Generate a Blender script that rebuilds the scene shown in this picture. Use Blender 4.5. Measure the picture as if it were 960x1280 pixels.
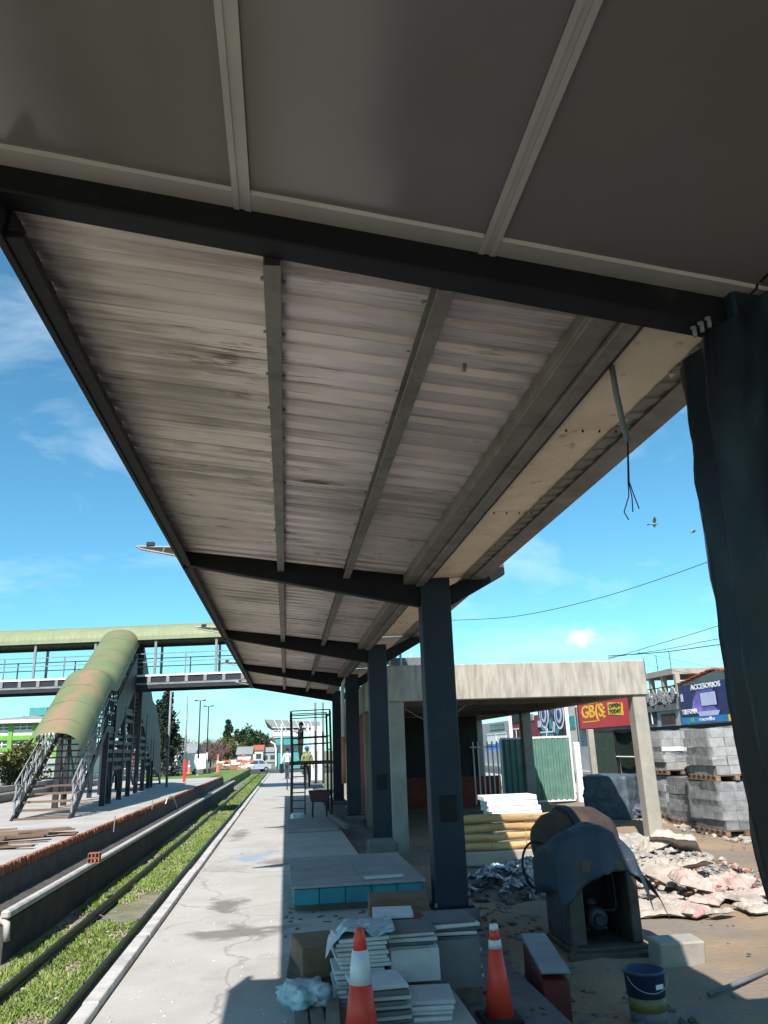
import bpy, bmesh, math, random
from math import sin, cos, pi, radians
from mathutils import Vector, Matrix, noise
random.seed(7)
for o in list(bpy.data.objects): bpy.data.objects.remove(o)
scene = bpy.context.scene
col = scene.collection
# ------------------------------------------------------------------ camera
F, PITCH, YAW, ROLL, EYE = 950.0, radians(17.2), radians(7.6), radians(2.0), 1.6
fw = Vector((sin(YAW)*cos(PITCH), cos(YAW)*cos(PITCH), sin(PITCH)))
_rt = Vector((cos(YAW), -sin(YAW), 0)); _up = _rt.cross(fw)
rt = _rt*cos(ROLL) - _up*sin(ROLL); up = _up*cos(ROLL) + _rt*sin(ROLL)
CAM = Vector((0, 0, EYE))
cd = bpy.data.cameras.new('camera'); cam = bpy.data.objects.new('camera', cd); col.objects.link(cam)
cd.sensor_fit = 'VERTICAL'; cd.sensor_height = 36; cd.lens = F/1280*36; cd.clip_start = .05; cd.clip_end = 3000
m = Matrix((rt, up, -fw)).transposed().to_4x4(); m.translation = CAM; cam.matrix_world = m
scene.camera = cam
def at(px, py, **k):
    """photo pixel -> point on the plane x=, y= or z="""
    d = fw*F + rt*(px-480) - up*(py-640)
    ax, v = list(k.items())[0]; i = 'xyz'.index(ax)
    return CAM + d*((v-CAM[i])/d[i])
# ------------------------------------------------------------------ sky, sun, exposure
SUN = Vector((-1.20, -3.35, 3.80)).normalized()
w = bpy.data.worlds.new('World'); scene.world = w; w.use_nodes = True
N = w.node_tree.nodes; L = w.node_tree.links; N.clear()
sky = N.new('ShaderNodeTexSky'); sky.sky_type = 'NISHITA'; sky.sun_disc = False
sky.sun_elevation = math.asin(SUN.z); sky.sun_rotation = math.atan2(SUN.x, SUN.y); sky.air_density = 1.0; sky.dust_density = .3; sky.ozone_density = 2.0
hs = N.new('ShaderNodeVectorMath'); hs.operation = 'MULTIPLY'; hs.inputs[1].default_value = (.70, 1.36, 1.42)
L.new(sky.outputs[0], hs.inputs[0])
tc = N.new('ShaderNodeTexCoord'); mp = N.new('ShaderNodeMapping'); mp.inputs['Scale'].default_value = (2.2, 2.2, 5.5)
L.new(tc.outputs['Generated'], mp.inputs[0])
nz = N.new('ShaderNodeTexNoise'); nz.inputs['Scale'].default_value = 1.9; nz.inputs['Detail'].default_value = 8; nz.inputs['Roughness'].default_value = .58; nz.inputs['Distortion'].default_value = .5
L.new(mp.outputs[0], nz.inputs['Vector'])
rp = N.new('ShaderNodeValToRGB'); rp.color_ramp.elements[0].position = .49; rp.color_ramp.elements[1].position = .80; rp.color_ramp.elements[1].color = (.5, .5, .5, 1)
L.new(nz.outputs['Fac'], rp.inputs[0])
mx = N.new('ShaderNodeMix'); mx.data_type = 'RGBA'; mx.inputs['B'].default_value = (8.6, 10.2, 11.0, 1)
L.new(rp.outputs[0], mx.inputs['Factor']); L.new(hs.outputs[0], mx.inputs['A'])
cdir = (fw*F + rt*(728-480) - up*(795-640)).normalized()
dv = N.new('ShaderNodeVectorMath'); dv.operation = 'SUBTRACT'; dv.inputs[1].default_value = cdir
gn = N.new('ShaderNodeVectorMath'); gn.operation = 'NORMALIZE'; L.new(tc.outputs['Generated'], gn.inputs[0]); L.new(gn.outputs[0], dv.inputs[0])
dsq = N.new('ShaderNodeVectorMath'); dsq.operation = 'MULTIPLY'; dsq.inputs[1].default_value = (40, 40, 72); L.new(dv.outputs[0], dsq.inputs[0])
dl = N.new('ShaderNodeVectorMath'); dl.operation = 'LENGTH'; L.new(dsq.outputs[0], dl.inputs[0])
n2 = N.new('ShaderNodeTexNoise'); n2.inputs['Scale'].default_value = 55; n2.inputs['Detail'].default_value = 6; L.new(gn.outputs[0], n2.inputs['Vector'])
ad = N.new('ShaderNodeMath'); ad.operation = 'MULTIPLY_ADD'; ad.inputs[1].default_value = 2.2; L.new(n2.outputs['Fac'], ad.inputs[0]); L.new(dl.outputs['Value'], ad.inputs[2])
pr = N.new('ShaderNodeMapRange'); pr.inputs['From Min'].default_value = 2.0; pr.inputs['From Max'].default_value = 1.25; L.new(ad.outputs[0], pr.inputs['Value'])
mx2 = N.new('ShaderNodeMix'); mx2.data_type = 'RGBA'; mx2.inputs['B'].default_value = (9.5, 9.9, 10.2, 1)
L.new(pr.outputs[0], mx2.inputs['Factor']); L.new(mx.outputs['Result'], mx2.inputs['A']); mx = mx2
bg = N.new('ShaderNodeBackground'); bg.inputs['Strength'].default_value = .078
L.new(mx.outputs['Result'], bg.inputs['Color'])
wo = N.new('ShaderNodeOutputWorld'); L.new(bg.outputs[0], wo.inputs[0])
sd = bpy.data.lights.new('sun', 'SUN'); sd.energy = 5.0; sd.angle = radians(.53); sd.color = (1, .955, .89)
so = bpy.data.objects.new('sun', sd); col.objects.link(so); so.location = (-8, -20, 25)
so.rotation_euler = SUN.to_track_quat('Z', 'Y').to_euler()
vs = scene.view_settings; vs.view_transform = 'Standard'; vs.look = 'None'; vs.gamma = 1; vs.use_curve_mapping = False; vs.exposure = .68
scene.render.engine = 'CYCLES'
try: scene.cycles.max_bounces = 8; scene.cycles.diffuse_bounces = 4
except Exception: pass
# ------------------------------------------------------------------ materials
def mat(name, c1, c2=None, rough=.75, scale=3.0, lo=.35, hi=.65, bump=.15, bscale=60, metal=0, spec=.4, rand=0, stretch=(1,1,1), dirt=None, bdist=.01):
    m = bpy.data.materials.new(name); m.use_nodes = True
    n = m.node_tree.nodes; l = m.node_tree.links; b = n['Principled BSDF']
    b.inputs['Roughness'].default_value = rough; b.inputs['Metallic'].default_value = metal; b.inputs['Specular IOR Level'].default_value = spec
    if c2 is None: c2 = tuple(x*.78 for x in c1)
    g = n.new('ShaderNodeNewGeometry'); mp = n.new('ShaderNodeMapping'); mp.inputs['Scale'].default_value = stretch
    l.new(g.outputs['Position'], mp.inputs[0])
    t = n.new('ShaderNodeTexNoise'); t.inputs['Scale'].default_value = scale; t.inputs['Detail'].default_value = 7; t.inputs['Roughness'].default_value = .62
    l.new(mp.outputs[0], t.inputs['Vector'])
    r = n.new('ShaderNodeValToRGB'); r.color_ramp.elements[0].position = lo; r.color_ramp.elements[1].position = hi
    r.color_ramp.elements[0].color = (*c2, 1); r.color_ramp.elements[1].color = (*c1, 1)
    l.new(t.outputs['Fac'], r.inputs[0]); out = r.outputs[0]
    if dirt:
        dc, ds, dl, dh = dirt
        t2 = n.new('ShaderNodeTexNoise'); t2.inputs['Scale'].default_value = ds; t2.inputs['Detail'].default_value = 9; t2.inputs['Roughness'].default_value = .7
        l.new(mp.outputs[0], t2.inputs['Vector'])
        mr = n.new('ShaderNodeMapRange'); mr.inputs['From Min'].default_value = dl; mr.inputs['From Max'].default_value = dh
        l.new(t2.outputs['Fac'], mr.inputs['Value'])
        mm = n.new('ShaderNodeMix'); mm.data_type = 'RGBA'; mm.inputs['B'].default_value = (*dc, 1)
        l.new(mr.outputs[0], mm.inputs['Factor']); l.new(out, mm.inputs['A']); out = mm.outputs['Result']
    if rand:
        oi = n.new('ShaderNodeObjectInfo'); mr = n.new('ShaderNodeMapRange'); mr.inputs['To Min'].default_value = 1-rand; mr.inputs['To Max'].default_value = 1+rand
        l.new(oi.outputs['Random'], mr.inputs['Value'])
        vm = n.new('ShaderNodeVectorMath'); vm.operation = 'SCALE'; l.new(out, vm.inputs[0]); l.new(mr.outputs[0], vm.inputs['Scale']); out = vm.outputs[0]
    l.new(out, b.inputs['Base Color'])
    if bump:
        t3 = n.new('ShaderNodeTexNoise'); t3.inputs['Scale'].default_value = bscale; t3.inputs['Detail'].default_value = 6
        l.new(mp.outputs[0], t3.inputs['Vector'])
        bp = n.new('ShaderNodeBump'); bp.inputs['Strength'].default_value = bump; bp.inputs['Distance'].default_value = bdist
        l.new(t3.outputs['Fac'], bp.inputs['Height']); l.new(bp.outputs[0], b.inputs['Normal'])
    m['out'] = 0
    return m
def blotch(m, c, spots, edge=.3, warp=.25, rough=None):
    """stains of a fixed outline on a surface: spots = (x, y, rx, ry)"""
    n = m.node_tree.nodes; l = m.node_tree.links; b = n['Principled BSDF']
    src = b.inputs['Base Color'].links[0].from_socket
    g = n.new('ShaderNodeNewGeometry'); t = n.new('ShaderNodeTexNoise'); t.inputs['Scale'].default_value = 3.5; t.inputs['Detail'].default_value = 5
    l.new(g.outputs['Position'], t.inputs['Vector'])
    prev = None
    for x, y, rx, ry in spots:
        s = n.new('ShaderNodeVectorMath'); s.operation = 'SUBTRACT'; s.inputs[1].default_value = (x, y, 0); l.new(g.outputs['Position'], s.inputs[0])
        k = n.new('ShaderNodeVectorMath'); k.operation = 'MULTIPLY'; k.inputs[1].default_value = (1/rx, 1/ry, 0); l.new(s.outputs[0], k.inputs[0])
        ln = n.new('ShaderNodeVectorMath'); ln.operation = 'LENGTH'; l.new(k.outputs[0], ln.inputs[0])
        a = n.new('ShaderNodeMath'); a.operation = 'MULTIPLY_ADD'; a.inputs[1].default_value = 2.6; l.new(t.outputs['Fac'], a.inputs[0]); l.new(ln.outputs['Value'], a.inputs[2])
        mr = n.new('ShaderNodeMapRange'); mr.inputs['From Min'].default_value = 2.3; mr.inputs['From Max'].default_value = 2.3-edge; l.new(a.outputs[0], mr.inputs['Value'])
        if prev is None: prev = mr.outputs[0]
        else:
            q = n.new('ShaderNodeMath'); q.operation = 'MAXIMUM'; l.new(prev, q.inputs[0]); l.new(mr.outputs[0], q.inputs[1]); prev = q.outputs[0]
    mm = n.new('ShaderNodeMix'); mm.data_type = 'RGBA'; mm.inputs['B'].default_value = (*c, 1)
    l.new(prev, mm.inputs['Factor']); l.new(src, mm.inputs['A']); l.new(mm.outputs['Result'], b.inputs['Base Color'])
    if rough is not None:
        q = n.new('ShaderNodeMapRange'); q.inputs['To Min'].default_value = b.inputs['Roughness'].default_value; q.inputs['To Max'].default_value = rough
        l.new(prev, q.inputs['Value']); l.new(q.outputs[0], b.inputs['Roughness'])
M = {}
M['crate_red'] = mat('faded_red_paint', (.16,.02,.018), (.10,.018,.016), .6, 4, dirt=((.07,.04,.03), 6, .5, .7))
M['platform'] = mat('platform_concrete', (.43,.405,.375), (.34,.32,.295), .85, 1.3, .3, .7, .25, 90, dirt=((.24,.21,.18), .55, .55, .75))
blotch(M['platform'], (.20,.18,.16), [(-.45,8.0,.55,.30), (-.1,8.15,.35,.12), (-.62,9.4,.22,.4)], .5, rough=.5)
blotch(M['platform'], (.26,.30,.35), [(-.52,13.3,.30,.7), (-.25,13.9,.14,.4)], .6)
blotch(M['platform'], (.22,.19,.17), [(-.1,12.6,.35,.5), (.1,18.,.3,.8), (-.9,17,.2,1.2)], .7)
def cracks(m, c, scale, width, fac):
    n = m.node_tree.nodes; l = m.node_tree.links; b = n['Principled BSDF']; src = b.inputs['Base Color'].links[0].from_socket
    g = n.new('ShaderNodeNewGeometry'); t = n.new('ShaderNodeTexNoise'); t.inputs['Scale'].default_value = 2.5; t.inputs['Detail'].default_value = 5; l.new(g.outputs['Position'], t.inputs['Vector'])
    q = n.new('ShaderNodeVectorMath'); q.operation = 'MULTIPLY_ADD'; q.inputs[1].default_value = (.5,.5,0); l.new(t.outputs['Color'], q.inputs[0]); l.new(g.outputs['Position'], q.inputs[2])
    v = n.new('ShaderNodeTexVoronoi'); v.feature = 'DISTANCE_TO_EDGE'; v.inputs['Scale'].default_value = scale; l.new(q.outputs[0], v.inputs['Vector'])
    k = n.new('ShaderNodeMapRange'); k.inputs['From Min'].default_value = width; k.inputs['From Max'].default_value = 0; k.inputs['To Max'].default_value = fac; l.new(v.outputs['Distance'], k.inputs['Value'])
    sp_ = n.new('ShaderNodeTexNoise'); sp_.inputs['Scale'].default_value = 28; sp_.inputs['Detail'].default_value = 4; l.new(g.outputs['Position'], sp_.inputs['Vector'])
    k2 = n.new('ShaderNodeMapRange'); k2.inputs['From Min'].default_value = .62; k2.inputs['From Max'].default_value = .72; k2.inputs['To Max'].default_value = .35; l.new(sp_.outputs['Fac'], k2.inputs['Value'])
    mxm = n.new('ShaderNodeMath'); mxm.operation = 'MAXIMUM'; l.new(k.outputs[0], mxm.inputs[0]); l.new(k2.outputs[0], mxm.inputs[1])
    mm = n.new('ShaderNodeMix'); mm.data_type = 'RGBA'; mm.inputs['B'].default_value = (*c, 1); l.new(mxm.outputs[0], mm.inputs['Factor']); l.new(src, mm.inputs['A']); l.new(mm.outputs['Result'], b.inputs['Base Color'])
cracks(M['platform'], (.16,.14,.125), .33, .006, .55)
M['kerb'] = mat('kerb_concrete', (.52,.49,.46), (.36,.33,.31), .85, 5, bump=.3)
M['concrete'] = mat('raw_concrete', (.37,.335,.28), (.28,.25,.21), .85, 2.2, bump=.3, bscale=50, dirt=((.20,.18,.15), 1.4, .55, .8))
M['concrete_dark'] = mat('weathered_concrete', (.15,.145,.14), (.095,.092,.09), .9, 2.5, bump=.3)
M['board_concrete'] = mat('board_marked_concrete', (.42,.375,.32), (.27,.235,.195), .85, 9, .36, .62, .7, 26, stretch=(1,1,.16), bdist=.02, dirt=((.18,.16,.12), 3.0, .58, .75))
M['column'] = mat('dark_blue_paint', (.013,.023,.038), (.009,.016,.027), .55, 2.0, bump=.05, bscale=25, spec=.35, dirt=((.05,.05,.05), 5, .60, .82))
M['steel_black'] = mat('black_steel', (.010,.010,.012), (.006,.006,.008), .6, 2.5, bump=.05, spec=.25, dirt=((.035,.03,.026), 4, .6, .85))
M['galv'] = mat('galvanised_steel', (.34,.33,.31), (.22,.21,.20), .5, 4, bump=.05, metal=.35, dirt=((.14,.12,.10), 6, .52, .8))
M['galv_old'] = mat('dull_galvanised_steel', (.23,.215,.19), (.15,.135,.115), .55, 3, bump=.08, metal=.25, dirt=((.07,.06,.05), 5, .5, .8))
M['sheet'] = mat('corrugated_sheet', (.56,.485,.45), (.34,.285,.265), .5, 1.6, .34, .66, .08, 30, metal=.15, stretch=(.35,2.5,1), dirt=((.10,.075,.065), 3.4, .53, .68))
def streaks(m, c, lo, hi, sx, sy, mask):
    n = m.node_tree.nodes; l = m.node_tree.links; b = n['Principled BSDF']; src = b.inputs['Base Color'].links[0].from_socket
    g = n.new('ShaderNodeNewGeometry'); mp = n.new('ShaderNodeMapping'); mp.inputs['Scale'].default_value = (sx, sy, 1); l.new(g.outputs['Position'], mp.inputs[0])
    t = n.new('ShaderNodeTexNoise'); t.inputs['Scale'].default_value = 1; t.inputs['Detail'].default_value = 5; t.inputs['Roughness'].default_value = .7; l.new(mp.outputs[0], t.inputs['Vector'])
    k = n.new('ShaderNodeTexNoise'); k.inputs['Scale'].default_value = mask; k.inputs['Detail'].default_value = 3; l.new(g.outputs['Position'], k.inputs['Vector'])
    a = n.new('ShaderNodeMath'); a.operation = 'MULTIPLY_ADD'; a.inputs[1].default_value = .8; l.new(k.outputs['Fac'], a.inputs[0]); l.new(t.outputs['Fac'], a.inputs[2])
    mr = n.new('ShaderNodeMapRange'); mr.inputs['From Min'].default_value = lo; mr.inputs['From Max'].default_value = hi; l.new(a.outputs[0], mr.inputs['Value'])
    mm = n.new('ShaderNodeMix'); mm.data_type = 'RGBA'; mm.inputs['B'].default_value = (*c, 1); l.new(mr.outputs[0], mm.inputs['Factor']); l.new(src, mm.inputs['A']); l.new(mm.outputs['Result'], b.inputs['Base Color'])
M['sheet'] = mat('corrugated_sheet', (.78,.67,.65), (.63,.54,.52), .38, 1.2, .34, .66, .05, 30, metal=.35, rand=.10)
streaks(M['sheet'], (.16,.12,.105), 1.03, 1.15, 2.2, 46, 1.1)
streaks(M['sheet'], (.40,.34,.315), .90, 1.08, .8, 22, .7)
M['wing'] = mat('tan_gutter_sheet', (.82,.67,.50), (.68,.54,.39), .55, 3, bump=.12, bscale=18, dirt=((.20,.13,.07), 7, .6, .74))
M['ceiling'] = mat('smooth_ceiling_panel', (.168,.145,.140), (.14,.121,.117), .17, .6, bump=.01, bscale=2, spec=.55)
M['trim'] = mat('ceiling_trim', (.42,.385,.36), (.35,.32,.30), .4, 2, bump=.02, metal=.2)
M['tarp_dark'] = mat('dark_plastic_sheet', (.006,.007,.011), (.004,.005,.008), .40, 4, bump=.15, bscale=9, spec=.4, bdist=.02)
M['dirt'] = mat('yard_dirt', (.31,.215,.13), (.19,.142,.098), .95, .5, .35, .65, .6, 18, bdist=.03, dirt=((.17,.155,.14), .35, .50, .64))
M['ground'] = mat('open_ground', (.20,.17,.12), (.10,.13,.05), .95, .08, .4, .6, .4, 5, bdist=.05)
M['ballast'] = mat('track_soil', (.24,.215,.16), (.12,.13,.06), .95, 2.2, .35, .65, .7, 30, bdist=.04, dirt=((.34,.32,.28), 1.7, .6, .72))
M['rail'] = mat('rail_steel', (.045,.05,.06), (.03,.028,.03), .45, 6, bump=.1, metal=.6)
M['asphalt'] = mat('asphalt', (.07,.07,.072), (.05,.05,.05), .9, 1, bump=.3)
M['pave'] = mat('far_pavement', (.42,.39,.36), (.32,.30,.28), .9, .8, bump=.2)
M['brick'] = mat('brick', (.36,.135,.075), (.25,.09,.055), .9, 9, bump=.4, rand=.25)
M['brickwall'] = mat('red_wall', (.26,.06,.035), (.17,.04,.03), .85, 2, bump=.2)
M['wood'] = mat('weathered_board', (.24,.15,.09), (.13,.085,.055), .85, 3, .3, .7, .4, 40, stretch=(1,5,5), rand=.3)
M['wood_grey'] = mat('grey_board', (.20,.17,.14), (.12,.10,.085), .9, 3, .3, .7, .4, 40, stretch=(5,1,5), rand=.25)
M['log'] = mat('yellow_pole_wood', (.56,.37,.17), (.34,.20,.085), .8, 3, .3, .7, .5, 30, stretch=(.5,5,5), rand=.2, dirt=((.13,.075,.04), 5, .55, .72))
M['tile'] = mat('pale_floor_tile', (.56,.55,.55), (.45,.44,.45), .7, 5, bump=.15, rand=.14)
M['tile_dark'] = mat('grey_floor_tile', (.15,.15,.155), (.11,.11,.115), .7, 5, bump=.15, rand=.12)
M['bag'] = mat('clear_plastic_bag', (.50,.58,.62), (.22,.36,.40), .3, 9, bump=.3, bscale=25, spec=.6)
M['teal'] = mat('teal_foam', (.025,.20,.26), (.016,.13,.18), .6, 4, bump=.1)
M['board_top'] = mat('grey_sheet_pack', (.29,.285,.28), (.20,.195,.195), .75, 3, .3, .7, .2, 30)
M['cone_red'] = mat('cone_orange', (.82,.065,.035), (.68,.05,.03), .45, 6, bump=.05, dirt=((.25,.05,.03), 9, .6, .85))
M['cone_white'] = mat('cone_reflective_white', (.75,.74,.74), (.60,.59,.60), .35, 12, bump=.1)
M['rubber'] = mat('black_rubber', (.02,.02,.02), (.013,.013,.013), .8, 8)
M['tarp_blue'] = mat('blue_grey_tarp', (.030,.044,.066), (.018,.028,.044), .6, 3, bump=.3, bscale=14, bdist=.02)
M['tarp_grey'] = mat('faded_blue_tarp', (.085,.11,.14), (.05,.065,.085), .55, 5, bump=.5, bscale=10, bdist=.03)
M['machine'] = mat('dirty_cream_steel', (.085,.075,.062), (.035,.028,.024), .7, 3, bump=.2, dirt=((.09,.045,.02), 5, .5, .7))
M['drum'] = mat('brown_drum', (.075,.043,.026), (.035,.025,.022), .7, 4, bump=.2)
M['engine'] = mat('teal_engine', (.02,.04,.048), (.012,.022,.028), .5, 6)
M['dark'] = mat('dark_steel', (.022,.022,.025), (.013,.013,.015), .65, 4)
M['cement'] = mat('paper_cement_bag', (.44,.375,.315), (.28,.235,.195), .8, 5, bump=.5, bscale=20, bdist=.02)
M['cement_pink'] = mat('pink_cement_bag', (.43,.36,.31), (.38,.20,.18), .8, 2.0, .36, .58, bump=.5, bscale=20, bdist=.02)
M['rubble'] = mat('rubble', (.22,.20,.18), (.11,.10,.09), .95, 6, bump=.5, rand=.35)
M['litter'] = mat('dusty_scraps', (.46,.44,.42), (.10,.10,.11), .85, 12, .42, .58, .4, 40)
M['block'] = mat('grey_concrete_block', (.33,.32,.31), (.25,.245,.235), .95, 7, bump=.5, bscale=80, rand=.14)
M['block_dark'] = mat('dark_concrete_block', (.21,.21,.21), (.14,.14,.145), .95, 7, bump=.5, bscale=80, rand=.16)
M['white'] = mat('white_paint', (.78,.77,.75), (.68,.67,.65), .6, 3, bump=.05)
M['foam'] = mat('white_foam', (.82,.81,.79), (.74,.73,.71), .8, 4)
M['bucket_blue'] = mat('bucket_blue', (.02,.05,.13), (.03,.05,.09), .45, 6)
M['bucket_yel'] = mat('bucket_yellow', (.26,.20,.05), (.16,.13,.06), .45, 6)
M['green_gate'] = mat('green_gate_paint', (.08,.17,.13), (.12,.22,.18), .6, 3, bump=.1, dirt=((.35,.42,.36), 4, .6, .75))
M['mesh_dark'] = mat('dark_green_shade_cloth', (.012,.030,.022), (.008,.018,.014), .85, 9, bump=.3)
M['vault'] = mat('green_vault_sheet', (.17,.195,.095), (.125,.155,.07), .6, .9, .3, .7, .1, 12, dirt=((.24,.17,.10), .5, .52, .7))
blotch(M['vault'], (.27,.17,.105), [(-6.95,25.6,.42,2.2), (-6.9,28.2,.38,1.6), (-6.7,24.6,.3,1.2)], .9)
M['vault_plain'] = mat('olive_vault_sheet', (.23,.25,.145), (.185,.21,.11), .6, 1.5, bump=.1)
M['grey_steel'] = mat('grey_painted_steel', (.27,.28,.29), (.17,.18,.19), .5, 3, bump=.05, dirt=((.16,.12,.09), 5, .6, .8))
M['bridge_dark'] = mat('dark_bridge_steel', (.022,.026,.034), (.014,.016,.021), .6, 3, bump=.05)
M['lime'] = mat('lime_green_paint', (.17,.38,.06), (.13,.31,.05), .6, 3)
M['roof_grey'] = mat('grey_roof', (.27,.28,.27), (.20,.21,.21), .7, 2)
M['glass'] = mat('window_glass', (.06,.09,.11), (.03,.05,.065), .12, 2, bump=0, spec=.6)
M['wall_cream'] = mat('cream_wall', (.60,.55,.47), (.50,.46,.39), .85, 1.5)
M['wall_grey'] = mat('grey_wall', (.36,.36,.37), (.28,.28,.29), .85, 1.5)
M['wall_red'] = mat('maroon_wall', (.25,.03,.035), (.2,.025,.03), .7, 2)
M['wall_teal'] = mat('teal_wall', (.06,.30,.30), (.05,.24,.25), .7, 2)
M['red_sign'] = mat('red_sign', (.58,.018,.03), (.52,.015,.025), .45, 2, bump=0)
M['yellow'] = mat('yellow_print', (.85,.55,.03), (.82,.5,.02), .5, 2, bump=0)
M['black'] = mat('black_print', (.012,.012,.014), None, .5, 2, bump=0)
M['navy'] = mat('navy_sign', (.012,.012,.05), (.03,.015,.13), .4, .45, bump=0)
M['violet'] = mat('violet_print', (.34,.22,.62), (.10,.06,.36), .4, 1.2, bump=0)
M['sky_blue'] = mat('blue_print', (.02,.22,.52), (.02,.18,.45), .45, 2, bump=0)
M['lilac'] = mat('pale_screen_print', (.56,.55,.72), (.48,.46,.66), .4, 2, bump=0)
M['mural'] = mat('mural_paint', (.10,.14,.20), (.025,.03,.05), .7, 2.5, .45, .55)
M['terracotta'] = mat('terracotta_tile', (.42,.12,.06), (.30,.08,.045), .8, 3, rand=.2)
M['skin'] = mat('skin', (.32,.17,.11), (.28,.15,.1), .6, 8, bump=0)
M['cloth_dark'] = mat('dark_clothes', (.015,.016,.02), (.01,.01,.013), .9, 8)
M['cloth_jean'] = mat('blue_grey_trousers', (.06,.08,.13), (.04,.055,.09), .9, 8)
M['cloth_white'] = mat('white_shirt', (.75,.74,.72), (.62,.61,.6), .85, 8)
M['hivis'] = mat('hi_vis_vest', (.26,.28,.12), (.2,.22,.08), .7, 8)
M['helmet'] = mat('blue_helmet', (.02,.08,.40), None, .35, 4, bump=0)
M['car'] = mat('silver_car_paint', (.58,.62,.66), (.54,.58,.62), .25, 2, bump=0, metal=.3)
M['soil_shade'] = mat('dark_soil_and_shade', (.085,.078,.07), (.05,.046,.042), .9, 3, bump=.4)  # dark soil tone with the shade of opposite ledge and face painted in
M['orange'] = mat('safety_orange', (.55,.16,.08), (.45,.12,.06), .5, 4)
M['bark'] = mat('bark', (.10,.075,.055), (.06,.045,.035), .95, 6, bump=.5)
def leafmat(name, a, b):
    m = mat(name, a, b, .7, .9, .35, .65, bump=0, spec=.25); return m
M['leaf_dark'] = leafmat('dark_foliage', (.032,.050,.034), (.02,.032,.022))
M['leaf_olive'] = leafmat('olive_foliage', (.13,.125,.035), (.075,.08,.022))
M['leaf_mid'] = leafmat('mid_foliage', (.05,.085,.03), (.028,.05,.02))
M['leaf_bare'] = leafmat('bare_twigs', (.21,.14,.125), (.13,.085,.075))
M['grass'] = leafmat('grass_blades', (.20,.29,.055), (.12,.19,.035))
M['grass_dry'] = leafmat('dry_grass', (.36,.32,.20), (.22,.21,.11))
M['pvc'] = mat('pale_pvc_pipe', (.62,.61,.60), (.5,.49,.48), .4, 3, bump=.02)
M['pvc_or'] = mat('orange_pipe_wrap', (.55,.20,.11), (.45,.16,.09), .5, 3)
M['conduit'] = mat('grey_conduit', (.20,.20,.205), (.15,.15,.155), .6, 4)
M['feather'] = mat('bird_feather', (.30,.29,.29), (.14,.14,.14), .9, 20)
M['umbrella'] = mat('blue_umbrella', (.02,.10,.38), None, .7, 3)
def film(name, c, alpha):
    m = mat(name, c, None, .25, 5, bump=.7, bscale=7, spec=.6, bdist=.03)
    n = m.node_tree.nodes; l = m.node_tree.links; b = n['Principled BSDF']
    t = n.new('ShaderNodeTexNoise'); t.inputs['Scale'].default_value = 6; t.inputs['Detail'].default_value = 6
    g = n.new('ShaderNodeNewGeometry'); l.new(g.outputs['Position'], t.inputs['Vector'])
    mr = n.new('ShaderNodeMapRange'); mr.inputs['From Min'].default_value = .35; mr.inputs['From Max'].default_value = .7; mr.inputs['To Min'].default_value = alpha*.4; mr.inputs['To Max'].default_value = alpha*1.4
    l.new(t.outputs['Fac'], mr.inputs['Value']); l.new(mr.outputs[0], b.inputs['Alpha'])
    return m
M['film'] = film('stretch_film', (.66,.66,.67), .26)
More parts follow.
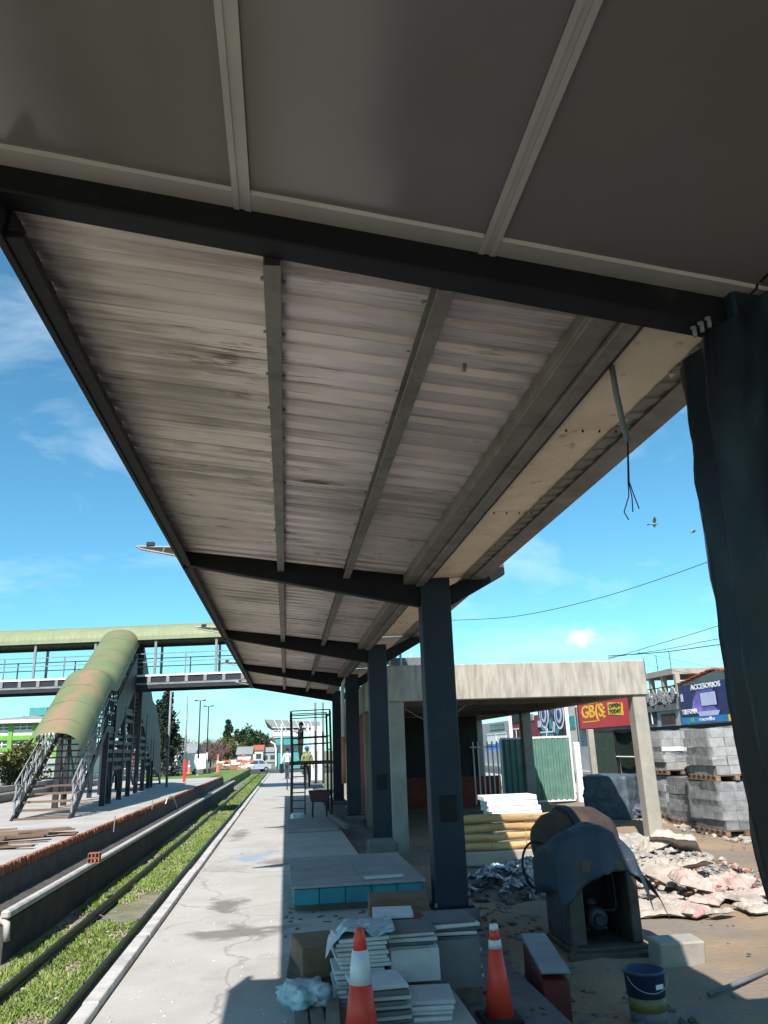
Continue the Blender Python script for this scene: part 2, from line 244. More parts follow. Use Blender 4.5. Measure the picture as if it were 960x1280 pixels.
# ------------------------------------------------------------------ mesh helpers
ORG = {}
def V(*a): return Vector(a)
class MB:
    def __init__(s): s.v = []; s.f = []; s.m = []; s.k = 0
    def add(s, vs, fs):
        o = len(s.v); s.v += [tuple(v) for v in vs]
        s.f += [tuple(i+o for i in f) for f in fs]; s.m += [s.k]*len(fs); return s
    def box(s, x0, x1, y0, y1, z0, z1):
        return s.add([(x0,y0,z0),(x1,y0,z0),(x1,y1,z0),(x0,y1,z0),(x0,y0,z1),(x1,y0,z1),(x1,y1,z1),(x0,y1,z1)], BOXF)
    def ob(s, c, size, rot=None):
        hx, hy, hz = (q/2 for q in size); c = Vector(c); R = rot or Matrix.Identity(3)
        return s.add([c+R@Vector(p) for p in ((-hx,-hy,-hz),(hx,-hy,-hz),(hx,hy,-hz),(-hx,hy,-hz),(-hx,-hy,hz),(hx,-hy,hz),(hx,hy,hz),(-hx,hy,hz))], BOXF)
    def bar(s, a, b, wd, ht, upv=(0,0,1)):
        a, b = Vector(a), Vector(b); d = (b-a).normalized(); u = Vector(upv)
        if abs(d.dot(u)) > .99: u = Vector((0,1,0))
        x = d.cross(u).normalized(); u = x.cross(d).normalized()
        vs = []
        for p in (a, b): vs += [p-x*wd/2-u*ht/2, p+x*wd/2-u*ht/2, p+x*wd/2+u*ht/2, p-x*wd/2+u*ht/2]
        return s.add(vs, [(0,1,2,3),(7,6,5,4),(0,4,5,1),(1,5,6,2),(2,6,7,3),(3,7,4,0)])
    def tube(s, pts, r, n=8, caps=True):
        pts = [Vector(p) for p in pts]; rs = r if isinstance(r, (list, tuple)) else [r]*len(pts)
        vs = []; ref = None
        for i, p in enumerate(pts):
            d = (pts[min(i+1, len(pts)-1)]-pts[max(i-1, 0)]).normalized()
            if ref is None: ref = Vector((0,0,1)) if abs(d.z) < .9 else Vector((1,0,0))
            x = d.cross(ref).normalized(); y = x.cross(d).normalized(); ref = y
            vs += [p+(x*cos(2*pi*k/n)+y*sin(2*pi*k/n))*rs[i] for k in range(n)]
        fs = [(i*n+k, i*n+(k+1)%n, (i+1)*n+(k+1)%n, (i+1)*n+k) for i in range(len(pts)-1) for k in range(n)]
        if caps: fs += [tuple(range(n))[::-1], tuple((len(pts)-1)*n+k for k in range(n))]
        return s.add(vs, fs)
    def lathe(s, prof, c=(0,0,0), n=24):
        c = Vector(c); vs = [c+Vector((r*cos(2*pi*k/n), r*sin(2*pi*k/n), z)) for r, z in prof for k in range(n)]
        fs = [(i*n+k, i*n+(k+1)%n, (i+1)*n+(k+1)%n, (i+1)*n+k) for i in range(len(prof)-1) for k in range(n)]
        fs += [tuple(range(n))[::-1], tuple((len(prof)-1)*n+k for k in range(n))]
        return s.add(vs, fs)
    def prism(s, poly, f0, f1):
        """poly: 2-d outline; f0/f1 map (a,b) to the two end points"""
        n = len(poly); vs = [f0(*p) for p in poly]+[f1(*p) for p in poly]
        return s.add(vs, [tuple(range(n))[::-1], tuple(range(n, 2*n))]+[(i, (i+1)%n, n+(i+1)%n, n+i) for i in range(n)])
    def grid(s, fn, nu, nv, wrap=False):
        vs = [fn(i/nu, j/nv) for j in range(nv+1) for i in range(nu+(0 if wrap else 1))]; w_ = nu if wrap else nu+1
        return s.add(vs, [(j*w_+i, j*w_+(i+1)%w_, (j+1)*w_+(i+1)%w_, (j+1)*w_+i) for j in range(nv) for i in range(nu)])
    def ico(s, c, r, sub=1, jit=0, sc=(1,1,1), seed=0):
        bm = bmesh.new(); bmesh.ops.create_icosphere(bm, subdivisions=sub, radius=1); c = Vector(c)
        vs = []
        for v in bm.verts:
            q = v.co*(1+jit*noise.noise(v.co*1.7+Vector((seed*3.1, seed, 0))))
            vs.append(c+Vector((q.x*sc[0], q.y*sc[1], q.z*sc[2]))*r)
        fs = [tuple(v.index for v in f.verts) for f in bm.faces]; bm.free()
        return s.add(vs, fs)
    def mesh(s, name, org=(0,0,0)):
        ox, oy, oz = org; me = bpy.data.meshes.new(name)
        me.from_pydata([(x-ox, y-oy, z-oz) for x, y, z in s.v], [], s.f)
        return me
    def build(s, name, mt, parent=None, bevel=0, smooth=False, org=None, solid=0, seg=1):
        if org is None:
            if parent is not None: org = ORG.get(parent.name, (0,0,0))
            else:
                xs = [v[0] for v in s.v]; ys = [v[1] for v in s.v]; zs = [v[2] for v in s.v]
                org = ((min(xs)+max(xs))/2, (min(ys)+max(ys))/2, min(zs))
        me = s.mesh(name, org)
        for mm in (mt if isinstance(mt, (list, tuple)) else [mt]): me.materials.append(M[mm] if isinstance(mm, str) else mm)
        if any(s.m): me.polygons.foreach_set('material_index', s.m)
        if smooth: me.polygons.foreach_set('use_smooth', [True]*len(me.polygons))
        o = bpy.data.objects.new(name, me); col.objects.link(o)
        if parent is not None: o.parent = parent
        else: o.location = org
        ORG[o.name] = tuple(org)
        if solid:
            q = o.modifiers.new('solid', 'SOLIDIFY'); q.thickness = solid; q.offset = 0
        if bevel:
            q = o.modifiers.new('bevel', 'BEVEL'); q.width = bevel; q.segments = seg; q.limit_method = 'ANGLE'; q.angle_limit = radians(40)
        return o
BOXF = [(3,2,1,0),(4,5,6,7),(0,1,5,4),(1,2,6,5),(2,3,7,6),(3,0,4,7)]
def tag(o, label=None, cat=None, group=None, kind=None):
    if label: o['label'] = label
    if cat: o['category'] = cat
    if group: o['group'] = group
    if kind: o['kind'] = kind
    return o
def thing(name, loc, label, cat, group=None):
    o = bpy.data.objects.new(name, None); col.objects.link(o); o.location = loc; o.empty_display_size = .2
    ORG[o.name] = tuple(loc); return tag(o, label, cat, group)
def inst(me, name, parent, loc, rot=(0,0,0), scale=None):
    o = bpy.data.objects.new(name, me); col.objects.link(o); org = ORG.get(parent.name, (0,0,0)) if parent else (0,0,0)
    o.parent = parent; o.location = Vector(loc)-Vector(org); o.rotation_euler = rot
    if scale: o.scale = scale
    ORG[o.name] = tuple(org); return o
def copy_tree(o, parent=None):
    c = o.copy(); col.objects.link(c); c.parent = parent
    for ch in list(o.children): copy_tree(ch, c)
    return c
def struct(o): o['kind'] = 'structure'; return o
def Rz(a): return Matrix.Rotation(a, 3, 'Z')
def Rot(x, y, z): return Matrix.Rotation(z, 3, 'Z') @ Matrix.Rotation(y, 3, 'Y') @ Matrix.Rotation(x, 3, 'X')
def fbm(p, o=4): return noise.fractal(Vector(p), 1.0, 2.0, o)
FONT_CACHE = {}
def text(name, s, mt, parent, origin, ux, uy, h, bold=0, shear=0, width=None, depth=.01, spacing=1.0):
    """flat lettering: origin = lower-left corner, ux/uy = unit vectors along and up, h = capital height"""
    cu = bpy.data.curves.new(name, 'FONT'); cu.body = s; cu.size = 1; cu.extrude = .02; cu.offset = bold; cu.shear = shear; cu.space_character = spacing; cu.resolution_u = 2
    t = bpy.data.objects.new(name, cu); col.objects.link(t)
    bpy.context.view_layer.update()
    me = bpy.data.meshes.new_from_object(t.evaluated_get(bpy.context.evaluated_depsgraph_get()))
    bpy.data.objects.remove(t)
    ux, uy = Vector(ux), Vector(uy); nn = ux.cross(uy); xs = [v.co.x for v in me.vertices]; x0 = min(xs); wd = max(xs)-x0
    k = h/.7; kx = (width/wd) if width else k; org = Vector(ORG.get(parent.name, (0,0,0)))
    for v in me.vertices:
        v.co = Vector(origin)+ux*((v.co.x-x0)*kx)+uy*(v.co.y*k)+nn*(v.co.z/.02*depth)-org
    me.materials.clear(); me.materials.append(M[mt])
    o = bpy.data.objects.new(name, me); col.objects.link(o); o.parent = parent; ORG[o.name] = tuple(org)
    return o
# ------------------------------------------------------------------ the setting
GZ, TZ = -.40, -1.09
b = MB(); b.box(-600, 600, -200, 1500, -1.5, -1.3); struct(b.build('ground', 'ground', org=(0,0,0)))
# track bed between the platforms, slightly uneven
b = MB(); b.grid(lambda u, v: (-4.35+u*3.1, -4+v*v*130, TZ+.03*fbm((u*4, v*v*100, 0))-.02), 14, 260); struct(b.build('track_bed', 'ballast', org=(0,0,0), smooth=True))
# near platform: upper slab, lower service strip, kerb along the track
pf = MB(); pf.box(-1.22, 1.15, -6, 62, -1.32, 0); pf = struct(pf.build('platform', 'platform', org=(0,0,0), bevel=.01))
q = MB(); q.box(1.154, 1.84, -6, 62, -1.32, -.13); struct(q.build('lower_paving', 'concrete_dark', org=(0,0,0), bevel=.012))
kb = MB(); kb.box(-.055, .055, 0, 1.99, -.30, .045); kbm = kb.mesh('kerb_stone'); kbm.materials.append(M['kerb'])
random.seed(3)
for i in range(33):
    o = inst(kbm, 'kerb_stone', pf, (-1.28+random.uniform(-.006,.006), -4+i*2, random.uniform(-.006,.006)), (0,0,random.uniform(-.002,.002)))
    if i == 0:
        pass
    md = o.modifiers.new('bevel', 'BEVEL'); md.width = .012; md.segments = 2
# yard of beaten earth to the right, street and pavement beyond the fence
def yard(u, v):
    x = 1.86+u*9.6; y = -5+v*47
    z = GZ+.05*fbm((x*.5, y*.5, 1))+.02*fbm((x*2, y*2, 4))
    return (x, y, min(z, -.2))
b = MB(); b.grid(yard, 80, 240); struct(b.build('yard', 'dirt', org=(0,0,0), smooth=True))
b = MB(); b.box(11.5, 14.2, -20, 140, -1.0, -.36); struct(b.build('near_pavement', 'pave', org=(0,0,0)))
b = MB(); b.box(14.2, 19.4, -20, 160, -1.0, -.50); struct(b.build('road', 'asphalt', org=(0,0,0)))
b = MB(); b.box(19.4, 21.5, -20, 160, -1.0, -.34); struct(b.build('far_pavement', 'pave', org=(0,0,0)))
# opposite platform: slab, recessed face, lower ledge with its own lip
op = MB(); op.box(-11.2, -4.36, 2, 57, -1.32, -.06); op.box(-11.2, -4.52, 2, 57, -.06, -.0); op = struct(op.build('opposite_platform', 'pave', org=(0,0,0)))
b = MB(); b.box(-3.96, -3.83, 12.4, 62, -.52, -.41); b.build('ledge_lip', 'kerb', op, bevel=.025)
b = MB(); b.box(-3.97, -3.90, 12.45, 62, -1.2, -.565); b.build('ledge_wall', 'soil_shade', op)  # shade under the lip painted in as dark colour
b = MB(); b.box(-4.36, -3.985, 12.42, 62, -1.2, -.43); b.build('ledge', 'soil_shade', op, bevel=.01)  # soil in the channel, darkened by painted shade
b = MB(); b.box(-4.355,-4.30,2,57,-1.2,-.10); b.build('face', 'soil_shade', op)  # track-side face, its shade put into the colour
bk = MB(); bk.box(-.032, .032, -.028, .028, -.10, .07); bkm = bk.mesh('brick'); bkm.materials.append(M['brick'])
random.seed(5)
for i in range(300):
    y = 10.6+i*.074; inst(bkm, 'brick', op, (-4.36+random.uniform(-.02,.012), y, random.uniform(-.015,.012)-.02), (random.uniform(-.06,.06),random.uniform(-.05,.05),random.uniform(-.05,.05)))
b = MB()
for i in range(300):
    y = 32.8+i*.08; b.ob((-4.36, y, -.03+random.uniform(-.012,.012)), (.064,.056,.17), Rot(random.uniform(-.05,.05),0,0))
o = b.build('brick_row', 'brick', op); o['kind'] = 'stuff'
# railway track, metre gauge, half buried
tr = thing('railway_track', (-2.735, 20, TZ), 'metre gauge railway track half buried in green grass between platforms', 'railway track')
for x in (-2.33, -3.28):
    b = MB(); prof = [(-.05,0),(.05,0),(.05,.010),(.009,.022),(.009,.085),(.024,.093),(.024,.12),(-.024,.12),(-.024,.093),(-.009,.085),(-.009,.022),(-.05,.010)]
    f = lambda yy: (lambda a, c: (x+a, yy, TZ+.03+c))
    b.prism(prof, f(-4), f(125)); b.build('rail', 'rail', tr)
sl = MB(); sl.box(-1.0, 1.0, -.11, .11, -.07, .02); slm = sl.mesh('sleeper'); slm.materials.append(M['wood_grey'])
for i in range(75): inst(slm, 'sleeper', tr, (-2.80, -3+i*.66, TZ-.075+random.uniform(-.01,.004)), (0,0,random.uniform(-.02,.02)))
# grass on the track
random.seed(11)
def grass(name, mt, n, label, y0, y1, keep):
    b = MB(); k = 0
    while k < n:
        t = random.random(); y = y0+(y1-y0)*t**2.0; x = random.uniform(-3.78, -1.4)
        d = noise.noise(Vector((x*.9, y*.35, 0)))+.5*noise.noise(Vector((x*2.5, y*1.2, 5)))
        if d < keep(x): continue
        k += 1
        if abs(x+2.33) < .07 or abs(x+3.28) < .07: continue
        h = random.uniform(.015, .06)*(1+.8*d)*(1+.008*y); a = random.uniform(0, pi); wd = (.0055+.0009*y)*random.uniform(.7,1.4)
        dx, dy = cos(a)*wd, sin(a)*wd; lx, ly = random.uniform(-.05,.05), random.uniform(-.05,.05); z = TZ-.01
        b.add([(x-dx,y-dy,z),(x+dx,y+dy,z),(x+lx,y+ly,z+h)], [(0,1,2)])
    return tag(b.build(name, mt, org=(0,0,0)), label, 'grass', kind='stuff')
grass('track_grass', 'grass', 190000, 'green grass growing over the track bed', 4, 100, lambda x: -.22 if x > -3.6 else -.05)
grass('dry_grass', 'grass_dry', 60000, 'dry straw coloured grass among the green on the track', 4, 70, lambda x: -.35)
# scraps and pale stones along the track
b = MB()
for i in range(420):
    y = 5+35*random.random()**1.8; x = random.choice([random.uniform(-2.2,-1.5), random.uniform(-3.7,-1.4)]); r = random.uniform(.012,.045)
    b.ico((x, y, TZ+.01), r, 1, .6, (1,1,.5), i)
tag(b.build('track_stones', 'kerb', org=(0,0,0)), 'pale stones and scraps scattered on the track', 'stones', kind='stuff')

# ------------------------------------------------------------------ the canopy we stand under
BY = [2.76+6*i for i in range(5)]
cn = thing('platform_canopy', (0, 14.76, 0), 'long platform canopy with dark columns and corrugated metal roof overhead', 'canopy')
def roof_z(x): return 3.83-.115*(x+1.15)
for i, y in enumerate(BY):
    # column with its footing and box
    sh = .34 if i == 0 else 0
    c = MB(); c.box(1.555+sh, 1.905+sh, y-.125, y+.125, -.13, 3.50); cc = c.build('column', 'column', cn, bevel=.012)
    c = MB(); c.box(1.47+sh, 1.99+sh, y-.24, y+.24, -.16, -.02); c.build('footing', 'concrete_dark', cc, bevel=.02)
    c = MB(); c.box(1.51+sh, 1.95+sh, y-.19, y+.19, -.018, .0); c.build('base_plate', 'steel_black', cc, bevel=.004)
    for dx in (-.18, .18):
        c = MB(); c.tube([(1.73+sh+dx, y-.155, .0), (1.73+sh+dx, y-.155, .035)], .016, 6); c.build('anchor_bolt', 'galv_old', cc)
    if i in (1, 2):
        zc = .95 if i == 1 else 1.0
        c = MB(); c.box(1.655, 1.825, y-.155, y-.127, zc-.13, zc+.13); c.build('junction_box', 'steel_black', cc, bevel=.006)
    # tapered cantilever beam: web and flanges
    lb, lt, rb, rtp = (3.795, 3.965, 3.295, 3.53) if i == 0 else (3.675, 3.845, 3.165, 3.53)
    xl, xr = (-1.60 if i == 0 else -1.16), 1.56+sh
    if i == 0: lb += .07; lt += .07
    bm_ = MB()
    def sec(x0, z00, z01, x1, z10, z11, hw): bm_.add([(x0,y-hw,z00),(x0,y+hw,z00),(x0,y+hw,z01),(x0,y-hw,z01),(x1,y-hw,z10),(x1,y+hw,z10),(x1,y+hw,z11),(x1,y-hw,z11)], [(0,1,2,3),(7,6,5,4),(0,4,5,1),(1,5,6,2),(2,6,7,3),(3,7,4,0)])
    sec(xl, lb, lt, xr, rb, rtp, .065); bm_.build('beam', 'steel_black', cn, bevel=.008)
    # arm that lifts the gutter wing on the far side of the column
    a = MB(); a.prism([(1.905+sh,3.16),(2.60,3.54),(2.60,3.63),(2.40,3.63),(1.905+sh,3.40)], lambda p, r_: (p, y-.06, r_), lambda p, r_: (p, y+.06, r_)); a.build('arm', 'steel_black', cn, bevel=.006)
    # light bracket past the roof edge
    if i:
        a = MB(); z = 3.83
        p0, p1, p2 = V(-1.2,y-.05,z-.06), V(-1.2,y-.05,z+.05), V(-1.72,y-.02,z+.07)
        a.tube([p0, V(-1.66,y-.03,z+.035), p2], .012, 6); a.tube([p1, p2], .012, 6); a.bar((-1.2,y+.3,z+.03), p2, .02, .02); a.tube([V(-1.4,y-.04,z+.045), V(-1.42,y-.04,z-.02)], .009, 6)
        br = a.build('light_bracket', 'galv', cn)
        a = MB(); a.add([(-1.2,y-.05,z+.04),(-1.2,y+.28,z+.04),(-1.66,y,z+.062)], [(0,1,2)]); a.build('gusset', 'galv', br, solid=.006)
        a = MB(); a.ob((-1.56,y-.02,z+.095), (.09,.06,.05)); a.build('lamp_socket', 'dark', br, bevel=.006)
# corrugated sheets (ribs run across the platform), one per bay
def corr(y, per=.235, h=.038):
    t = (y/per) % 1.0
    return 0 if t < .42 else (h*(t-.42)/.08 if t < .5 else (h if t < .92 else h*(1-(t-.92)/.08)))
def sheet_ys(y0, y1, per=.235):
    ys = [y0]; k = math.floor(y0/per)
    while k*per < y1:
        for t in (0, .42, .5, .92):
            yy = (k+t)*per
            if y0 < yy < y1: ys.append(yy)
        k += 1
    return ys+[y1]
for i in range(4):
    yA, yB = BY[i]+.02, BY[i+1]-.02 if i < 3 else BY[4]+.12
    xs = [-1.19, -.5, .2, .9, 1.62]; n = len(xs); k = 0; ya = yA
    while ya < yB-.05:
        yb_ = min(yB, (math.floor(ya/.705+1e-6)+1)*.705+.10); ys = sheet_ys(ya, yb_); b = MB(); tl = random.uniform(-.004,.004)
        vs = [(x, y, roof_z(x)+corr(y)+.004*(k % 2)+tl*(x+.2)+.002*sin(x*3+k)) for y in ys for x in xs]
        b.add(vs, [(j*n+q, j*n+q+1, (j+1)*n+q+1, (j+1)*n+q) for j in range(len(ys)-1) for q in range(n-1)])
        s_ = b.build('roof_sheet', 'sheet', cn, solid=.003); ya = yb_-.10; k += 1
        if yb_ >= yB-.001: break
    b = MB()
    for xx in (-.12, -.02, .64, .74):
        for q in range(12): b.tube([(xx, BY[i]+.35+q*.47, roof_z(xx)-.006), (xx, BY[i]+.35+q*.47, roof_z(xx)+.002)], .011, 6)
    b.build('sheet_screws', 'galv', cn)['kind'] = 'stuff'
    b = MB()
    x = .7; b.tube([(x+.26, BY[i]+.9, roof_z(x)-.06), (x+.27, BY[i]+.92, roof_z(x)+.01)], .012, 6)
    b.build('bolt', 'galv', s_)
    # purlins: galvanised C sections between the beams
    y0, y1 = BY[i]+.067, BY[i+1]-.067
    for x in (-.07, .69):
        z1 = roof_z(x)-.006; b = MB(); hw = .038
        prof = [(-hw,-.115),(hw,-.115),(hw,-.09),(hw-.004,-.09),(hw-.004,-.111),(-hw+.004,-.111),(-hw+.004,-.004),(hw,-.004),(hw,0),(-hw,0)]
        if x > 0: prof = [(-p, q) for p, q in prof][::-1]
        b.prism(prof, lambda p, q: (x+p, y0, z1+q), lambda p, q: (x+p, y1, z1+q)); b.build('purlin', 'galv_old', cn)
    # edge channel on the track side and the dark fascia outside it
    b = MB(); b.box(-1.20, -1.165, y0-.13, y1+.13, 3.655, 3.86); b.box(-1.165, -1.09, y0, y1, 3.665, 3.70); b.box(-1.165,-1.15,y0,y1,3.70,3.82)
    b.build('fascia', 'steel_black', cn, bevel=.004)
    # gutter-side channel under the sheet ends
    b = MB(); b.box(1.36, 1.50, y0, y1, 3.42, 3.455); b.box(1.505, 1.60, y0, y1, 3.395, 3.44); b.box(1.36,1.375,y0,y1,3.455,3.53); b.build('edge_channel', 'galv_old', cn, bevel=.006)
    b = MB(); b.box(1.605, 1.655, y0-.13, y1+.13, 3.44, 3.72); b.build('gutter_lip', 'dark', cn)
    # gutter wing: pale tan sheets, ribbed dark outer strip, fascia; the nearest tray is lower, narrower and stops short of the column
    if i == 0: w0, w1, w2, wz, yz = 1.66, 2.05, 2.36, 3.47, y1
    else: w0, w1, w2, wz, yz = 1.66, 2.24, 2.62, 3.64, y1+.067
    ya_ = y0-.067; ye = (ya_, ya_+1.45, ya_+4.2 if i else ya_+3.2, yz)
    for j in range(3):
        b = MB(); b.grid(lambda u, v: (w0+u*(w1-w0+.05), ye[j]+(v*(ye[j+1]-ye[j]+.05*(j < 2))), wz+.025*u+.005*j+.005*fbm((u*2, v*5+j*9+i, 2))), 8, 24); b.build('wing_sheet', 'wing', cn, smooth=True, solid=.003)
    b = MB()
    for s2 in ye[1:3]:
        for k in range(4): b.tube([(w0+.08+k*.11, s2+.03, wz-.012), (w0+.08+k*.11, s2+.03, wz+.004)], .006, 6)
    b.build('rivets', 'dark', cn)['kind'] = 'stuff'
    ys = sheet_ys(ya_, yz, .20); b = MB(); xm = (w1+w2)/2
    vs = [(x, y+(.10 if x > xm else 0)-(.1 if x > xm else 0)*(y > yz-.15), wz+.012+(x-w1)*.06+.25*corr(y, .20)) for y in ys for x in (w1, xm, w2-.02)]
    b.add(vs, [(j*3+k, j*3+k+1, (j+1)*3+k+1, (j+1)*3+k) for j in range(len(ys)-1) for k in range(2)]); b.build('wing_edge_sheet', 'galv_old', cn, solid=.004)
    b = MB(); b.box(w2-.2, w2-.03, ya_, yz, wz+.002, wz+.014); b.box(w2-.03, w2, ya_, yz, wz+.016, wz+.20); b.build('wing_fascia', 'galv_old', cn, bevel=.004)
# finished ceiling over our heads
def ceil_z(x): return 3.925-.157*(x+1.2)
xs = [-1.55, -.19, .84, 1.98, 3.4]
yb = BY[0]-.065
for k in range(4):
    x0, x1 = xs[k]+(.036 if k in (1,2) else .006), xs[k+1]-(.036 if k < 2 else .006)
    for (ya, yc) in ((-4.5, -1.2), (-1.195, yb-.115)):
        b = MB(); b.grid(lambda u, v: (x0+u*(x1-x0), ya+v*(yc-ya), ceil_z(x0+u*(x1-x0))+.004*sin(u*pi)*(.6+noise.noise(Vector((u*1.6+k*3, v*1.3, ya))))+.0025*noise.noise(Vector((u*4+k*7, v*2.2, ya*2)))), 24, 32)
        b.build('ceiling_panel', 'ceiling', cn, smooth=True)
    b = MB(); b.add([(x0,yb-.105,ceil_z(x0)-.012),(x1,yb-.105,ceil_z(x1)-.012),(x1,yb+.03,ceil_z(x1)-.004),(x0,yb+.03,ceil_z(x0)-.004),(x0,yb-.12,ceil_z(x0)+.01),(x1,yb-.12,ceil_z(x1)+.01)], [(0,3,2,1),(4,0,1,5)])
    b.build('ceiling_trim', 'trim', cn)
for x in xs[1:3]:
    b = MB(); z0, z1 = ceil_z(x-.03)-.008, ceil_z(x+.03)-.008
    for (w0, w1, dz) in ((-.036,-.012,0), (-.012,.012,.006), (.012,.036,0)):
        b.add([(x+w0,-4.5,ceil_z(x+w0)-.010+dz),(x+w1,-4.5,ceil_z(x+w1)-.010+dz),(x+w1,yb-.002,ceil_z(x+w1)-.010+dz),(x+w0,yb-.002,ceil_z(x+w0)-.010+dz)], [(0,3,2,1)])
    b.add([(x-.06,-4.5,ceil_z(x-.06)+.03),(x+.06,-4.5,ceil_z(x+.06)+.03),(x+.06,yb+.03,ceil_z(x+.06)+.03),(x-.06,yb+.03,ceil_z(x-.06)+.03)], [(0,3,2,1)])
    b.build('ceiling_joint_strip', 'trim', cn, solid=.008)
b = MB(); b.box(-1.60, -1.56, -4.5, BY[0]+.10, 3.80, 4.18); b.build('fascia', 'steel_black', cn)
b = MB(); b.add([(-1.56,-4.5,4.1),(3.45,-4.5,3.72),(3.45,BY[0]+.05,3.72),(-1.56,BY[0]+.05,4.1)], [(0,1,2,3)]); b.build('roof_cover', 'galv_old', cn, solid=.03)
b = MB(); b.box(1.905, 3.4, BY[0]-.058, BY[0]+.058, 3.24, 3.74); b.build('beam_end', 'steel_black', cn)
# downpipe on the far columns
b = MB(); x, y = 1.50, BY[3]-.06
b.tube([(1.62,y,3.40),(1.56,y,3.36),(1.50,y,3.26),(1.48,y,3.1),(1.48,y,1.9)], .055, 10); b.build('downpipe', 'pvc', cn, smooth=True)
b = MB(); b.tube([(1.48,y,1.9),(1.48,y,.75)], .06, 10); b.build('downpipe_sleeve', 'pvc_or', cn, smooth=True)
# column wrap: a dark plastic sheet hung round the nearest column
def wrap(u, v):
    t = u*2*pi; z = -.12+v*3.42; w_ = noise.noise(V(cos(t)*1.5, sin(t)*1.5, z*.5)); r = .17*(1-2*abs(sin(t*5.5+2.6*w_+.45*z)))*(.5+.5*(1-v))+.09*fbm((cos(t)*3, sin(t)*3, z*1.4))+.05*abs(noise.noise(V(cos(t)*6, sin(t)*6, z*3)))+.05*(1-v)
    ex = .44+r*.30; ey = .42+r*.34
    k = max(abs(cos(t)), abs(sin(t)))**.55
    return (2.28+ex*cos(t)/k+.02*sin(z*2), 2.83+ey*sin(t)/k, z)
b = MB(); b.grid(wrap, 160, 50, wrap=True)
tag(b.build('column_wrap', 'tarp_dark', smooth=True), 'dark plastic sheet wrapped round the nearest column at right', 'plastic sheet')
c = thing('cable_clips', (1.76, 2.5, 3.28), 'three grey clips in a row at the top of wrapped column', 'clip')
for k in range(3):
    p = at(868+k*9, 414-k*6, y=2.30); b = MB(); b.tube([p+V(0,0,-.022), p+V(.001,0,.0), p+V(.004,.004,.018), p+V(.006,.02,.026)], .0075, 8); b.build('clip', 'conduit', c, smooth=True)
# conduit hanging from the roof with loose wires
c = thing('hanging_conduit', (1.69, 3.4, 2.7), 'grey conduit with loose wire ends hanging below the gutter', 'conduit')
P = [at(*p, y=3.4) for p in ((752,385),(760,430),(770,490),(780,535),(785,552))]
b = MB(); b.tube(P, .016, 10); b.build('tube', 'conduit', c, smooth=True)
a0 = at(784,548,y=3.4); a1 = at(785,602,y=3.4)
for k, tip in enumerate(([(786,620),(780,640),(786,650)], [(790,622),(791,640)], [(792,618),(799,636)])):
    b = MB(); b.tube([a0+V(.002*k,0,0), a1+V(.003*k,0,0)]+[at(*p, y=3.4+.01*k) for p in tip], .003, 5); b.build('wire', 'dark', c)

random.seed(61)
b = MB()
for i in range(700):
    x = random.choice([random.uniform(-1.2,1.1), random.gauss(.15,.25), random.uniform(.0,1.5)]); y = 4.5+16*random.random()**1.6; z = 0 if x < 1.15 else -.13
    if x > 1.8 or x < -1.2: continue
    b.ico((x, y, z), random.uniform(.004,.014), 1, .8, (1.2,1,.5), i)
tag(b.build('platform_grit', 'kerb', org=(0,0,0)), 'grit and crumbs of concrete scattered on the platform', 'grit', kind='stuff')
b = MB()
for i in range(120):
    x, y = random.uniform(.0,1.75), random.uniform(4.8,9.0); z = .006 if x < 1.15 else -.124; b.ob((x, y, z), (random.uniform(.02,.10), random.uniform(.01,.03), .008), Rz(random.uniform(0,3.1)))
tag(b.build('wood_chips', 'wood', org=(0,0,0)), 'wood chips and slivers scattered in the shade around tile stacks', 'wood chips', kind='stuff')
# ------------------------------------------------------------------ concrete frame building in the yard
cb = thing('concrete_frame_building', (4.9, 23.5, GZ), 'unfinished concrete frame building with board marked roof beam beside canopy', 'building')
X0, X1, Y0, Y1, ZB, ZT = 2.05, 7.75, 16.0, 31.0, 2.50, 3.23
b = MB(); b.box(X0, X1, Y0, Y0+.22, ZB, ZT); b.build('front_beam', 'board_concrete', cb, bevel=.015)
b = MB(); b.box(X0, X0+.22, Y0+.221, Y1-.221, ZB, ZT-.003); b.build('side_beam', 'concrete', cb, bevel=.015)
b = MB(); b.box(X1-.22, X1, Y0+.221, Y1-.221, ZB, ZT-.003); b.build('side_beam', 'concrete', cb, bevel=.015)
b = MB(); b.box(X0, X1, Y1-.22, Y1, ZB, ZT); b.build('back_beam', 'concrete', cb)
b = MB(); b.box(X0+.22, X1-.22, Y0+.22, Y1-.22, 2.78, 2.98); b.build('roof_slab', 'concrete_dark', cb)
for yy in (19.5, 23, 26.5):
    b = MB(); b.box(X0+.225, X1-.225, yy-.11, yy+.11, 2.56, 2.777); b.build('cross_beam', 'concrete_dark', cb)
cm = MB(); cm.box(-.15, .15, -.15, .15, GZ-.1, ZB); cmm = cm.mesh('column'); cmm.materials.append(M['concrete'])
for x, y in ((2.26,16.18),(7.56,16.20),(2.26,21.5),(2.26,26.2),(2.26,30.7),(7.56,24.4),(7.56,30.7),(5.0,30.7)):
    o = inst(cmm, 'column', cb, (x, y, 0)); md = o.modifiers.new('bevel', 'BEVEL'); md.width = .015
b = MB(); b.box(2.5, 4.8, 30.62, 30.8, GZ-.05, 2.5); b.box(5.2, 7.4, 30.62, 30.8, GZ-.05, 1.0); b.build('back_wall', 'brickwall', cb)
b = MB(); b.box(2.2, 2.34, 21.7, 26.0, GZ, 2.5); b.build('side_wall', 'brickwall', cb)
b = MB(); b.box(3.3, 7.3, 26.9, 27.02, GZ-.05, .55); b.build('low_wall', 'brickwall', cb)
b = MB(); b.box(2.6, 6.6, 26.96, 27.1, .56, 2.55); b.build('dark_partition', 'dark', cb)
